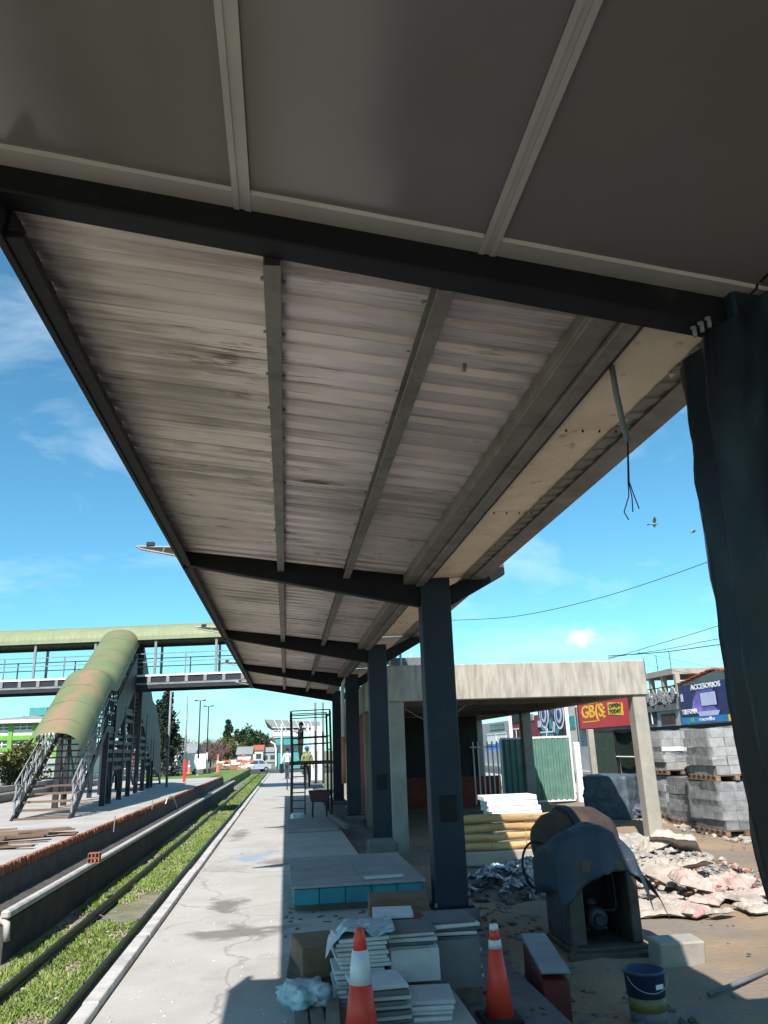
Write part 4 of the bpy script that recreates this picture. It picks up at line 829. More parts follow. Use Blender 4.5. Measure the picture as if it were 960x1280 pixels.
def cone(x, y, z, h, label, sleeve):
    c = thing('traffic_cone', (x, y, z), label, 'traffic cone', 'orange traffic cones'); k = h/.62
    b = MB(); b.box(x-.15*k,x+.15*k,y-.15*k,y+.15*k,z,z+.03*k); b.build('base', 'cone_red' if sleeve else 'rubber', c, bevel=.012)
    R = lambda t: (.105*(1-t)+.028*t)*k
    def band(nm, t0, t1, mt, e=0):
        b = MB(); b.lathe([(R(t0)+e, .03*k+t0*(h-.03*k)), (R(t1)+e, .03*k+t1*(h-.03*k))], (x,y,z), 28); b.build(nm, mt, c, smooth=True)
    if sleeve:
        band('lower_body', 0, .52, 'cone_red'); band('white_sleeve', .50, .80, 'cone_white', .004)
        b = MB(); b.lathe([(R(.80),.03*k+.8*(h-.03*k)), (R(.93),.03*k+.93*(h-.03*k)), (R(.97)*.8,.03*k+.975*(h-.03*k)), (.012,h)], (x,y,z), 28); b.build('tip', 'cone_red', c, smooth=True)
    else:
        band('lower_body', 0, .74, 'cone_red'); band('white_band', .735, .83, 'cone_white', .003); band('upper_body', .83, .94, 'cone_red')
        b = MB(); b.lathe([(R(.94)+.003,.03*k+.94*(h-.03*k)), (R(1)+.003,h)], (x,y,z), 28); b.build('top_ring', 'cone_white', c, smooth=True)
cone(.43, 4.95, 0, .60, 'orange cone with white sleeve in front of the tile stacks', True)
cone(1.40, 5.62, -.13, .56, 'orange cone with narrow white band on the lower paving', False)

random.seed(91)
pm = at(840,1100,z=GZ); scatter('brick_crumbs', 160, near(pm.x, pm.y+.3, 1.6, 1.9, .26), 'brick', 'red brick crumbs among the cement bags', 'crumbs', .012, .045)
pm = at(840,1110,z=GZ); scatter('bag_rubble', 380, near(pm.x, pm.y+.2, 1.7, 1.5, .14), 'rubble_pale', 'dusty rubble between the cement bags', 'rubble', .012, .06)
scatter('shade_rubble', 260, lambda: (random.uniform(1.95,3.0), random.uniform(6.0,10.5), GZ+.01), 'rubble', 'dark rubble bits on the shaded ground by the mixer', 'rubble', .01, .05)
# ------------------------------------------------------------------ footbridge over the tracks (slightly skewed)
def by(x): return 36.3-.17*(x+6.75)
XL, XR, DB, DT, EV = -30.0, 2.5, 4.42, 5.02, 6.52
fb = thing('footbridge', (-6.75, 36.3, 0), 'covered footbridge with olive green barrel roof crossing the tracks', 'footbridge')
HW = .95
def strip(b, dy0, dy1, z0, z1, xa, xb):
    b.add([(xa,by(xa)+dy0,z0),(xb,by(xb)+dy0,z0),(xb,by(xb)+dy1,z0),(xa,by(xa)+dy1,z0),(xa,by(xa)+dy0,z1),(xb,by(xb)+dy0,z1),(xb,by(xb)+dy1,z1),(xa,by(xa)+dy1,z1)], BOXF)
b = MB(); strip(b, -HW+.1, HW-.1, 4.86, 4.98, XL, XR); b.build('deck', 'grey_steel', fb)
for dy in (-HW, HW-.1):
    b = MB(); strip(b, dy, dy+.1, DB, DB+.16, XL, XR); b.build('girder', 'bridge_dark', fb)
    b = MB(); strip(b, dy-.02, dy+.12, DB+.161, DB+.24, XL, XR); b.build('girder_flange', 'grey_steel', fb)
    b = MB(); strip(b, dy+.03, dy+.07, DB+.241, DT-.08, XL, XR); b.build('girder_web', 'bridge_dark', fb)
    b = MB(); strip(b, dy-.02, dy+.12, DT-.08, DT, XL, XR); b.build('top_flange', 'white', fb)
    for k, z in enumerate((5.55, 5.92)):
        b = MB(); strip(b, dy+.02, dy+.06, z, z+.04, XL, XR); b.build('handrail', 'grey_steel', fb)
    b = MB(); strip(b, dy, dy+.08, EV-.06, EV+.06, XL, XR); b.build('eave_beam', 'bridge_dark', fb)
st = MB(); st.box(-.07,.07,-.06,-.0,0,.28); stm = st.mesh('stiffener'); stm.materials.append(M['grey_steel'])
ps = MB(); ps.box(-.05,.05,-.04,.04,0,EV-DT); psm = ps.mesh('post'); psm.materials.append(M['grey_steel'])
ss = MB(); ss.box(-.025,.025,-.02,.02,0,.95); ssm = ss.mesh('baluster'); ssm.materials.append(M['grey_steel'])
x = XR-.3; k = 0
while x > -22:
    inst(stm, 'stiffener', fb, (x, by(x)-HW+.025, DB+.241), (0,0,-.168))
    x -= .82
x = XR-.2
while x > -24:
    for dy in (-HW+.04, HW-.04):
        inst(psm, 'post', fb, (x, by(x)+dy, DT), (0,0,-.168))
        inst(ssm, 'baluster', fb, (x-1.35, by(x-1.35)+dy, DT), (0,0,-.168))
    x -= 2.7
# roof vault, ribbed, in panels
x = XR
while x > XL:
    xa, xb = x, x-1.0; b = MB()
    def vf(u, v, xa=xa, xb=xb):
        xx = xa+(xb-xa)*v; t = pi*u; r = 1.02+(.012 if int(v*8+.5) % 2 else 0)
        return (xx, by(xx)-r*cos(t), EV+.03+.78*sin(t)*r)
    b.grid(vf, 14, 8); b.build('roof_panel', 'vault_plain', fb, solid=.01); x -= 1.0
for x in (XR-.3,):
    for dy in (-.8, .8):
        b = MB(); b.tube([(x,by(x)+dy,-.1),(x,by(x)+dy,DB)], .12, 10); b.build('support_column', 'bridge_dark', fb)
# stair flights either side of the bridge; profile of tread height along y
SX0, SX1 = -7.52, -5.98
def stair(name, label, sgn):
    ybr = 36.3+sgn*1.05
    s = thing(name, (-6.75, ybr, 0), label, 'staircase')
    run = 11.6
    def zt(d):   # d = distance out from the bridge
        if d < 5.0: return 4.95-2.32*d/5.0
        if d < 6.5: return 2.63
        return max(0, 2.63-2.63*(d-6.5)/(run-6.5))
    Y = lambda d: ybr+sgn*d
    tm = MB(); tm.box(-.74,.74,-.15,.15,-.025,.025); tmm = tm.mesh('tread'); tmm.materials.append(M['wood_grey'] if sgn > 0 else M['wood'])
    n = 13
    for f0, f1, za, zb in ((0,5.0,4.95,2.63),(6.5,run,2.63,0)):
        for k in range(n):
            d = f0+(f1-f0)*(k+.5)/n; inst(tmm, 'tread', s, (-6.75, Y(d), za+(zb-za)*(k+1)/n+.02))
    b = MB(); b.box(-7.5,-6.0, min(Y(5.0),Y(6.5)), max(Y(5.0),Y(6.5)), 2.55, 2.63); b.build('landing', 'grey_steel', s)
    for x in (SX0, SX1):
        for d0, d1 in ((0,5.0),(5.0,6.5),(6.5,run)):
            b = MB(); b.bar((x,Y(d0),zt(d0)-.10),(x,Y(d1),zt(d1)-.10), .06, .26); b.build('stringer', 'bridge_dark', s)
            for h in (.5, .95):
                b = MB(); b.bar((x,Y(d0),zt(d0)+h),(x,Y(d1),zt(d1)+h), .035, .045); b.build('handrail', 'grey_steel', s)
        d = .4
        while d < run:
            b = MB(); b.bar((x,Y(d),zt(d)-.1),(x,Y(d),zt(d)+(1.5 if d < run-1.2 else .98)), .045, .045); b.build('post', 'grey_steel' if d > 6.5 else 'bridge_dark', s)
            if d+1.0 < run:
                b = MB(); b.bar((x,Y(d),zt(d)+.05),(x,Y(d+1.0),zt(d+1.0)+.95), .025, .025); b.build('brace', 'grey_steel' if d > 6.5 else 'bridge_dark', s)
                b = MB(); b.bar((x+.02,Y(d),zt(d)+.95),(x+.02,Y(d+1.0),zt(d+1.0)+.05), .025, .025); b.build('brace', 'grey_steel' if d > 6.5 else 'bridge_dark', s)
                b = MB(); b.bar((x,Y(d+.5),zt(d+.5)-.1),(x,Y(d+.5),zt(d+.5)+.95), .025, .025); b.build('baluster', 'grey_steel' if d > 6.5 else 'bridge_dark', s)
            d += 1.0
        # support tower under landing and upper flight
        for d in (.2, 2.6, 5.1, 6.4):
            b = MB(); b.box(x-.09,x+.09,Y(d)-.09,Y(d)+.09,-.05,zt(d)-.2); b.build('tower_leg', 'bridge_dark', s)
        for d0, d1 in ((.2,2.6),(2.6,5.1),(5.1,6.4)):
            z1 = min(zt(d0), zt(d1))-.3
            for (za, zb) in ((.1, z1), (z1, .1)):
                b = MB(); b.bar((x,Y(d0),za),(x,Y(d1),zb), .05, .05); b.build('tower_brace', 'bridge_dark', s)
            b = MB(); b.bar((x,Y(d0),z1),(x,Y(d1),z1), .08, .10); b.build('tower_beam', 'bridge_dark', s)
            if x == SX1 or sgn > 0:   # side screen of horizontal louvres
                kk = int((z1-.9)/.30)
                for q in range(max(0, kk)):
                    if (q*7+int(d0*3)) % 5 == 0: continue
                    b = MB(); b.bar((x+.05,Y(d0)+sgn*.1,1.2+q*.30),(x+.05,Y(d1)-sgn*.1,1.2+q*.30), .03, .13); b.build('louvre', 'bridge_dark', s)
        # tall side cladding below the eave of the upper flight
        if x == SX1:
            for d0 in ((0, 1.25, 2.5, 3.75) if sgn < 0 else (0, 1.25, 2.5, 3.75, 5.0, 6.25, 7.5, 8.75)):
                b = MB(); za, zb = zt(d0), zt(d0+1.22); dn = .5 if sgn < 0 else 1.3; b.add([(x+.06,Y(d0),max(.6,za-dn)),(x+.06,Y(d0+1.22),max(.6,zb-dn)),(x+.06,Y(d0+1.22),zb+(.95 if sgn < 0 else 1.6)),(x+.06,Y(d0),za+(.95 if sgn < 0 else 1.6))], [(0,1,2,3)]); b.build('side_sheet', 'bridge_dark', s, solid=.02)
    # barrel cover following the flight
    segs = [(-.2,1.25),(1.25,2.6),(2.6,4.0),(4.0,5.4),(5.4,6.6),(6.6,7.8),(7.8,9.0),(9.0,10.2),(10.2,11.0)]
    def ze(d): return zt(max(d,0))+1.52+(0 if d < 5.2 else -.06)
    for d0, d1 in segs:
        b = MB()
        def cv(u, v, d0=d0, d1=d1):
            d = d0+(d1-d0)*v*1.004; t = pi*u; r = .84
            return (-6.75-r*cos(t)*(1.0), Y(d), ze(d)+.02+.55*sin(t)**.8+(.42 if sgn < 0 else .2)*0-.35*abs(cos(t))**6*.6)
        b.grid(cv, 20, 6); o = b.build('cover_panel', 'vault' if sgn < 0 else 'bridge_dark', s, smooth=True)
        b = MB(); pts = [Vector(cv(k/16, 0))+V(0,0,.012) for k in range(17)]; b.tube(pts, .004, 5); b.build('cover_rib', 'vault' if sgn < 0 else 'bridge_dark', s)
    for ch in s.children:
        if ch.type == 'MESH' and ch.name.split('.')[0] != 'tread':
            for v in ch.data.vertices: v.co.x += -.055*(v.co.y+ybr-23.6)
        else: ch.location.x += -.055*(ch.location.y+ybr-23.6)
    return s
stair('bridge_staircase', 'near bridge staircase with rusty green barrel cover and wooden treads', -1)
stair('bridge_staircase', 'far bridge staircase with dark cover descending away from the bridge', 1)
# ------------------------------------------------------------------ things on the opposite platform
random.seed(41)
tp = thing('timber_pile', (-5.9, 17.6, 0), 'pile of weathered brown planks on the opposite platform', 'timber pile')
for k in range(22):
    L_ = random.uniform(1.0, 2.2); px, py = random.uniform(-6.8,-5.35), random.uniform(16.4,19.3); zz = .03+.035*(k//5)+random.uniform(0,.02)
    b = MB(); b.ob((px,py,zz), (L_, random.choice([.12,.18,.3]), .03), Rot(random.uniform(-.03,.03),random.uniform(-.03,.03),random.uniform(-.35,.5))); b.build('plank', 'wood', tp)
hb = thing('hollow_brick', (-3.98, 13.6, -.36), 'single hollow red brick standing on the opposite ledge', 'brick')
p = at(118,1080,z=-.36); ORG[hb.name] = tuple(p); hb.location = p
for k in range(3):
    for j in range(2):
        b = MB(); c = p+V(-.09+.07*k, 0, .06+.09*j)
        for (dx, dz, sx, sz) in ((-.03,0,.012,.09),(.03,0,.012,.09),(0,.04,.06,.012),(0,-.04,.06,.012)): b.ob(c+V(dx,.06,dz), (sx,.18,sz))
        b.build('cell', 'brick', hb)
b = MB(); pc = at(-4,1152,z=-.55); b.tube([pc+V(-.4,.1,0), pc+V(.05,0,.02), pc+V(.14,-.02,-.03), pc+V(.16,-.03,-.25)], .05, 10); tag(b.build('drain_pipe', 'kerb', smooth=True), 'pale drain pipe elbow below the opposite platform at left edge', 'pipe')
a0, a1 = at(207,1003,z=0), at(227,1030,z=TZ)
b = MB(); b.tube([a0+V(0,0,-.05)]+[a0.lerp(a1, t)+V(0,0,.55*sin(pi*min(1,t*1.15))**.8*(1-t*.3)) for t in [k/14 for k in range(1,14)]]+[a1], .022, 7); tag(b.build('arched_hose', 'pvc', smooth=True), 'pale hose arching from the opposite platform down to the track', 'hose')
random.seed(3)
cp = [at(*q, z=TZ+.06) for q in ((195,1143),(175,1147),(140,1148),(118,1140),(108,1128),(118,1120),(150,1112),(172,1105))]
b = MB(); 
def smooth_path(P, n=6):
    out = []
    for i in range(len(P)-1):
        p0, p1, p2, p3 = P[max(i-1,0)], P[i], P[i+1], P[min(i+2,len(P)-1)]
        for k in range(n):
            t = k/n; out.append(.5*((2*p1)+(-p0+p2)*t+(2*p0-5*p1+4*p2-p3)*t*t+(-p0+3*p1-3*p2+p3)*t**3))
    return out+[P[-1]]
b.tube(smooth_path(cp), .008, 5); tag(b.build('cable', 'conduit'), 'thin cable looped across the rails on the grass', 'cable')
# thin markers along the brick edge
for k, (px, py, h) in enumerate(((142,1040,.35),(190,1012,.3))):
    p = at(px, py, z=-.03); b = MB(); b.tube([p, p+V(.01,0,h)], .012, 5); tag(b.build('marker_rod', 'galv'), ('nearer','farther')[k]+' thin rod standing in the brick edge of opposite platform', 'rod')
# platform lamp posts and poles
def pole(px, py, ptop, r, mt, label, z=0.0, head=False, base=None):
    p = at(px, py, z=z); top = at(ptop[0], ptop[1], y=p.y)
    t = thing('lamp_post' if head else 'platform_pole', p, label, 'lamp post' if head else 'pole')
    b = MB(); b.tube([p, V(p.x,p.y,top.z)], [r, r*.75], 10); b.build('shaft', mt, t, smooth=True)
    if base:
        b = MB(); b.tube([p, p+V(0,0,base[0])], r*1.25, 10); b.build('painted_base', base[1], t)
    if head:
        for s_ in (-1,1):
            b = MB(); b.ob(V(p.x+s_*.38, p.y, top.z+.05), (.34, .2, .08), Rot(0,-s_*.25,0)); b.build('lamp_head', 'dark', t, bevel=.01)
        b = MB(); b.bar((p.x-.5,p.y,top.z),(p.x+.5,p.y,top.z), .06, .06); b.build('crossarm', 'dark', t)
pole(208,984,(211,860),.07,'grey_steel','tall grey pole nearest the bridge stair foot')
pole(230,978,(232,870),.07,'grey_steel','grey pole with red painted base on the opposite platform', base=(1.3,'cone_red'))
pole(247,969,(249,876),.085,'dark','dark lamp post left of the pair beyond the platform', -.3, True, (1.5,'white'))
pole(258,965,(261,883),.085,'dark','dark lamp post right of the pair beyond the platform', -.3, True, (2.0,'white'))
# barriers and cones at the far platform end
random.seed(8)
k = 0
for (px, py) in ((275,962),(283,960),(291,959),(299,958),(307,957),(303,963),(294,965),(312,961)):
    p = at(px, py, z=-.1); b_ = thing('work_barrier', p, ['first','second','third','fourth','fifth','sixth','seventh','eighth'][k]+' orange and white work barrier from the left beyond the opposite platform', 'barrier', 'work barriers at the far platform end'); k += 1
    b = MB(); b.ob(p+V(0,0,.75), (.95,.06,.2), Rz(random.uniform(-.5,.5))); b.build('panel', 'white' if k % 2 else 'orange', b_)
    b = MB(); b.ob(p+V(0,0,.35), (.95,.06,.16), Rz(random.uniform(-.5,.5))); b.build('lower_panel', 'orange' if k % 2 else 'white', b_)
    for s_ in (-.45,.45):
        b = MB(); b.bar(p+V(s_,0,0), p+V(s_,0,1.0), .06,.06); b.build('leg', 'orange', b_)
for j, (px, py, h) in enumerate(((272,966,1.6),(304,960,1.7),(236,968,1.2))):
    p = at(px, py, z=-.1); c = thing('barrier_drum', p, ['tall orange channelizer left of the barriers','tall orange channelizer among the barriers','orange channelizer by the painted pole'][j], 'channelizer')
    b = MB(); b.lathe([(.30,0),(.30,.06),(.16,.10),(.06,h)], p, 12); b.build('body', 'orange', c, smooth=True)
    b = MB(); b.lathe([(.135,h*.45),(.105,h*.65)], p, 12); b.build('band', 'white', c, smooth=True)
for j in range(9):
    p = at(250+j*2.6, 968-j*.5, z=-.05); b = MB(); b.ob(p+V(0,0,.2), (.6,.5,.4), Rz(j)); tag(b.build('rubble_sack', 'drum' if j % 2 else 'concrete_dark', bevel=.05), ['first','second','third','fourth','fifth','sixth','seventh','eighth','ninth'][j]+' debris sack from the left in the row by far lamp posts', 'sack', 'debris sacks at the far end of opposite platform')
# left fence and wall behind the opposite platform
wl = thing('platform_back_wall', (-11.4, 30, 0), 'low grey wall with dark panels along the back of opposite platform', 'wall')
for k in range(14):
    b = MB(); b.box(-11.5,-11.3, 10+k*4.0, 13.98+k*4.0, -.8, .62 if k % 2 else .60); b.build('wall_panel', 'wall_grey' if k % 3 else 'concrete', wl)
b = MB(); b.box(-11.25,-11.18,10,66,.30,.36); b.build('rail', 'white', wl)
pf2 = thing('palisade_fence', (-16, 40, 0), 'white palisade fence beyond the opposite platform', 'fence')
pa = MB(); pa.box(-.07,.07,-.02,.02,-.4,1.65); pam = pa.mesh('pale'); pam.materials.append(M['white'])
for k in range(140): inst(pam, 'pale', pf2, (-16, 26+k*.24, 0), (0,0,pi/2))
for z in (.1,1.3):
    b = MB(); b.box(-16.06,-16.02,26,60,z,z+.06); b.build('rail', 'white', pf2)
# ------------------------------------------------------------------ green building at left
gp = at(35, 955, z=-.4); Yg = 66
gxl, gxr = at(-45,940,y=Yg).x, at(72,940,y=Yg).x
zg = lambda py: at(30,py,y=Yg).z
gb = thing('lime_green_building', ((gxl+gxr)/2, Yg+4, -1), 'two storey building with lime green columns and grey hip roof', 'building')
z2, z1_, zr, zap = zg(903), zg(925), zg(902), zg(891)
b = MB(); b.box(gxl, gxr, Yg, Yg+9, -1.0, zr); b.build('wall', 'wall_cream', gb)
b = MB(); cxg = (gxl+gxr)/2; b.add([(gxl-.6,Yg-.8,zr),(gxr+.6,Yg-.8,zr),(gxr+.6,Yg+9.8,zr),(gxl-.6,Yg+9.8,zr),(at(22,890,y=Yg).x,Yg+4.5,zap)], [(0,1,4),(1,2,4),(2,3,4),(3,0,4),(3,2,1,0)]); b.build('roof', 'roof_grey', gb, solid=.05)
b = MB(); b.box(gxl-.62,gxr+.62,Yg-.86,Yg-.80,zr-.12,zr+.12); b.build('gutter', 'white', gb)
for zc in (zg(922), zg(936.5)):
    b = MB(); b.box(gxl-.05,gxr+.05,Yg-.25,Yg-.005,zc-.18,zc+.18); b.build('green_band', 'lime', gb)
for px in (-14, 13, 43, 70):
    xx = at(px,930,y=Yg).x; b = MB(); b.box(xx-.16,xx+.16,Yg-.30,Yg-.26,-1,zr-.13); b.build('green_column', 'lime', gb)
for row, (pt, pb_) in enumerate(((906,919),(927,941))):
    for (xa_, xb_) in ((-42,-17),(-11,10),(16,40),(46,67)):
        X_0, X_1 = at(xa_,930,y=Yg).x, at(xb_,930,y=Yg).x; za, zb = zg(pb_), zg(pt)
        b = MB(); b.box(X_0,X_1,Yg-.10,Yg-.05,za,zb); wn = b.build('window', 'glass', gb)
        for q in range(4):
            xm = X_0+(X_1-X_0)*q/3; b = MB(); b.box(xm-.04,xm+.04,Yg-.14,Yg-.11,za,zb); b.build('mullion', 'white', wn)
        b = MB(); b.box(X_0,X_1,Yg-.20,Yg-.15,za-.02,za+.45); b.build('railing_panel', 'white', wn)
        b = MB(); b.box(X_0,X_1,Yg-.135,Yg-.105,(za+zb)/2+.2,(za+zb)/2+.28); b.build('transom', 'white', wn)
tk = at(52,890,y=75); b = MB(); b.box(tk.x-.75,tk.x+.75,74,76,tk.z-.35,tk.z+.35); b.box(tk.x-.1,tk.x+.1,74.5,74.7,-1,tk.z-.35); tag(b.build('rooftop_sign', 'wall_teal'), 'dark teal box raised behind the green building roof', 'box')
for j, (px0, px1, pt, Yh, mt, lab) in enumerate(((-30,40,958,48,'wall_cream','low cream wall block in front of green building'),)):
    x_0, x_1 = at(px0,950,y=Yh).x, at(px1,950,y=Yh).x; b = MB(); b.box(x_0,x_1,Yh,Yh+.3,-1,at(10,pt-8,y=Yh).z); tag(b.build('yard_wall', mt), lab, 'wall')
# ------------------------------------------------------------------ trees
def tree(px, py, h, rx, kind, label, Y, seed, n=2600, conic=False, trunk_h=.25, leaf=None):
    random.seed(seed); p = at(px, py, y=Y); p.z = -1.0; t = thing('conifer_tree' if conic else ('bare_tree' if kind == 'leaf_bare' else 'tree'), p, label, 'tree', 'trees along the far side of the tracks')
    b = MB(); b.tube([p, p+V(.05,0,h*.4), p+V(-.05,.1,h*.85)], [h*.03, h*.022, h*.006], 8)
    for k in range(7):
        a = random.uniform(0,6.28); z0 = h*random.uniform(.25,.6); b.tube([p+V(0,0,z0), p+V(cos(a)*rx*.45, sin(a)*rx*.45, z0+h*.18), p+V(cos(a)*rx*.8, sin(a)*rx*.8, z0+h*.27)], [h*.014,h*.008,h*.003], 5)
    b.build('trunk', 'bark', t)
    b = MB(); s0 = leaf or h*.018
    cl = []
    for k in range(38):
        if conic:
            f = random.random()**.7; a = random.uniform(0,6.28); r = rx*(1-f)*.85+.1; cl.append((V(cos(a)*r*random.uniform(.3,1), sin(a)*r*random.uniform(.3,1), h*(trunk_h+(1-trunk_h)*f)), rx*.20+.25*rx*(1-f)))
        else:
            a = random.uniform(0,6.28); e = random.uniform(-.8,1); rr = random.uniform(.35,.85); cl.append((V(cos(a)*rx*rr*math.sqrt(max(0,1-e*e*.8)), sin(a)*rx*rr*math.sqrt(max(0,1-e*e*.8)), h*(trunk_h+(1-trunk_h)*(.5+.42*e*rr))), rx*random.uniform(.18,.36)))
    for i in range(n):
        c, r = random.choice(cl); d = V(random.gauss(0,1), random.gauss(0,1), random.gauss(0,.8)); d = d.normalized()*r*random.random()**.4
        q = p+c+d; s_ = s0*random.uniform(.6,1.5); R = Rot(random.uniform(-1,1), random.uniform(-1,1), random.uniform(0,6.28))
        if kind == 'leaf_bare': b.add([q+R@V(-s_*.12,0,-s_), q+R@V(s_*.12,0,-s_), q+R@V(0,.0,s_*2)], [(0,1,2)])
        else: b.add([q+R@V(-s_,0,0), q+R@V(0,-s_*.6,0), q+R@V(s_,0,s_*.2), q+R@V(0,s_*.6,0)], [(0,1,2,3)])
    o = b.build('crown', kind, t)
    return t
tree(206,960,8.6,2.2,'leaf_dark','dark conifer right behind the bridge staircase',82,1,4200,True,.05)
tree(197,960,8.2,2.2,'leaf_dark','dark conifer half hidden by the bridge staircase',86,2,3600,True,.05)
tree(215,962,5.6,1.8,'leaf_dark','lower dark conifer at the edge of the conifer group',84,3,2800,True,.05)
tree(281,955,6.0,3.6,'leaf_olive','broad olive green tree beyond the lamp posts',150,4,5000,False,.05)
tree(284,955,8.8,2.8,'leaf_dark','tall dark pine standing behind the olive tree',165,5,4200,True,.2)
tree(299,955,7.8,1.6,'leaf_dark','dark round topped tree right of the tall pine',165,6,2600,False,.45)
tree(306,955,6.6,2.4,'leaf_mid','green tree right of the round topped tree',172,7,2600,False,.2)
tree(263,955,5.2,3.4,'leaf_bare','bare pinkish tree left of the olive tree',145,8,5200,False,.1,.28)
tree(252,955,4.6,2.8,'leaf_bare','bare pinkish tree behind the lamp posts',140,9,4200,False,.1,.26)
tree(240,955,5.2,2.2,'leaf_dark','small dark tree between the poles',150,10,2400,False,.15)
tree(225,957,5.0,2.6,'leaf_bare','bare tree beside the conifers',110,11,3600,False,.1,.24)
tree(326,948,8,5.0,'leaf_bare','hazy bare tree along the far line right of the pine',260,12,2600,False,.05,.5)
tree(338,948,8,5.0,'leaf_bare','hazy bare tree nearest the far station',270,13,2400,False,.05,.5)
tree(316,946,11,5.0,'leaf_mid','far green tree behind the white houses',240,14,2200,False,.15,.4)
tree(50,955,9,4.0,'leaf_mid','green tree beside the lime green building',95,15,3000,False,.15)
tree(14,952,4.2,1.1,'leaf_olive','small olive shrub at the foot of the bridge staircase',44,16,1500,False,.05,.09)
tree(36,948,4.5,1.2,'leaf_olive','yellowish bush seen through the staircase railing',46,17,1600,False,.05,.09)
# grass field and far platform end
b = MB(); b.box(-40,-4.5,57.2,103,-1.28,-.45); struct(b.build('lawn', mat('lawn_grass', (.13,.20,.04), (.09,.15,.03), .95, 2, bump=.4, bscale=10), org=(0,0,0)))
# far houses
random.seed(77)
def house(px, Y, wpx, hpx, mt, roof, label, deep=8):
    c = at(px, 955, y=Y); wd = wpx*Y/1000; zt_ = at(px, 955-hpx, y=Y).z
    t = thing('house', (c.x, Y, -1.0), label, 'house', 'far houses along the line')
    b = MB(); b.box(c.x-wd/2, c.x+wd/2, Y, Y+deep, -1.0, zt_); b.build('wall', mt, t)
    b = MB(); x0, x1 = c.x-wd/2-.3, c.x+wd/2+.3; b.add([(x0,Y-.3,zt_),(x1,Y-.3,zt_),(x1,Y+deep+.3,zt_),(x0,Y+deep+.3,zt_),(x0,Y+deep/2,zt_+1.2),(x1,Y+deep/2,zt_+1.2)], [(0,1,5,4),(2,3,4,5),(0,4,3),(1,2,5)]); b.build('roof', roof, t, solid=.05)
    for k in range(2):
        xx = c.x-wd/4+k*wd/2; b = MB(); b.box(xx-.6,xx+.6,Y-.06,Y-.02,zt_-2.0,zt_-.8); w_ = b.build('window', 'glass', t)
        b = MB(); b.box(xx-.7,xx+.7,Y-.10,Y-.061,zt_-2.1,zt_-2.0); b.build('sill', 'white', w_)
house(305,130,16,12,'white','roof_grey','low white house left of the parked car')
house(318,190,20,17,'wall_cream','terracotta','cream house with tiled roof behind the white one')
house(336,210,18,15,'wall_grey','roof_grey','grey house near the far station')
house(226,100,30,13,'wall_cream','roof_grey','pale house behind the painted pole')
house(192,105,34,20,'wall_grey','terracotta','grey house seen through the far staircase')
house(150,110,40,14,'wall_red','roof_grey','maroon house seen behind the staircase tower')
house(90,90,40,10,'white','roof_grey','white house seen through the near staircase')
# white van and truck among the poles
def vehicle(name, label, cat, px, py, z, rz, Ln, Wd, Ht, mt, hatch=True):
    p = at(px, py, z=z); t = thing(name, p, label, cat); t.rotation_euler = (0,0,rz); ORG[t.name] = (0,0,0)
    if hatch: prof = [(-.5,.22),(-.5,.52),(-.46,.62),(-.36,.66),(-.22,.98),(.20,1.0),(.40,.66),(.5,.60),(.5,.22)]
    else: prof = [(-.5,.16),(-.5,.55),(-.44,.60),(-.36,.98),(.48,1.0),(.5,.95),(.5,.16)]
    b = MB(); b.prism([(a*Ln, c*Ht) for a, c in prof], lambda a, c: (a, -Wd/2*(1 if c < .7*Ht else .84), c), lambda a, c: (a, Wd/2*(1 if c < .7*Ht else .84), c)); body = b.build('body', mt, t, org=(0,0,0), bevel=.05, seg=2)
    for s_ in (-1, 1):
        if hatch:
            for (xa, xb, xc, xd) in ((-.30,-.06,-.06,-.20),(-.04,.28,.17,-.04)):
                b = MB(); y0_, y1_ = s_*Wd*.502, s_*Wd*.428; b.add([(xa*Ln,y0_,.67*Ht),(xb*Ln,y0_,.67*Ht),(xc*Ln,y1_,.95*Ht),(xd*Ln,y1_,.95*Ht)], [(0,1,2,3)]); b.build('side_window', 'glass', body, org=(0,0,0), solid=.03)
        else:
            b = MB(); b.add([(-.38*Ln,s_*Wd*.503,.6*Ht),(-.22*Ln,s_*Wd*.503,.6*Ht),(-.22*Ln,s_*Wd*.44,.92*Ht),(-.33*Ln,s_*Wd*.44,.92*Ht)], [(0,1,2,3)]); b.build('side_window', 'glass', body, org=(0,0,0), solid=.03)
        for xx in (-.31, .30):
            b = MB(); b.tube([(xx*Ln,s_*(Wd/2-.12),.32),(xx*Ln,s_*(Wd/2+.02),.32)], .32, 18); wh = b.build('wheel', 'rubber', t, org=(0,0,0))
            b = MB(); b.tube([(xx*Ln,s_*(Wd/2+.021),.32),(xx*Ln,s_*(Wd/2+.035),.32)], .19, 12); b.build('rim', 'galv', wh, org=(0,0,0))
        b = MB(); b.ob((-.492*Ln, s_*Wd*.36, .55*Ht), (.08,.3,.14)); b.build('headlight', 'white', t, org=(0,0,0), bevel=.02)
        b = MB(); b.ob((.495*Ln, s_*Wd*.40, .52*Ht), (.06,.2,.2)); b.build('tail_light', 'cone_red', t, org=(0,0,0), bevel=.02)
    b = MB(); b.ob((-.5*Ln,0,.3*Ht), (.06,Wd*.7,.16)); b.build('bumper', 'dark', t, org=(0,0,0), bevel=.02)
    return t
vehicle('parked_car', 'silver hatchback car standing on the level crossing', 'car', 319, 965, -.93, pi+.35, 3.9, 1.7, 1.5, 'car')
vehicle('van', 'white van parked behind the poles of the opposite platform', 'van', 226, 969, -.5, .2, 5.0, 1.9, 2.1, 'white', False)
b = MB(); b.box(-40,11.4,104,118,-1.28,-.93); struct(b.build('crossing_road', 'asphalt', org=(0,0,0)))
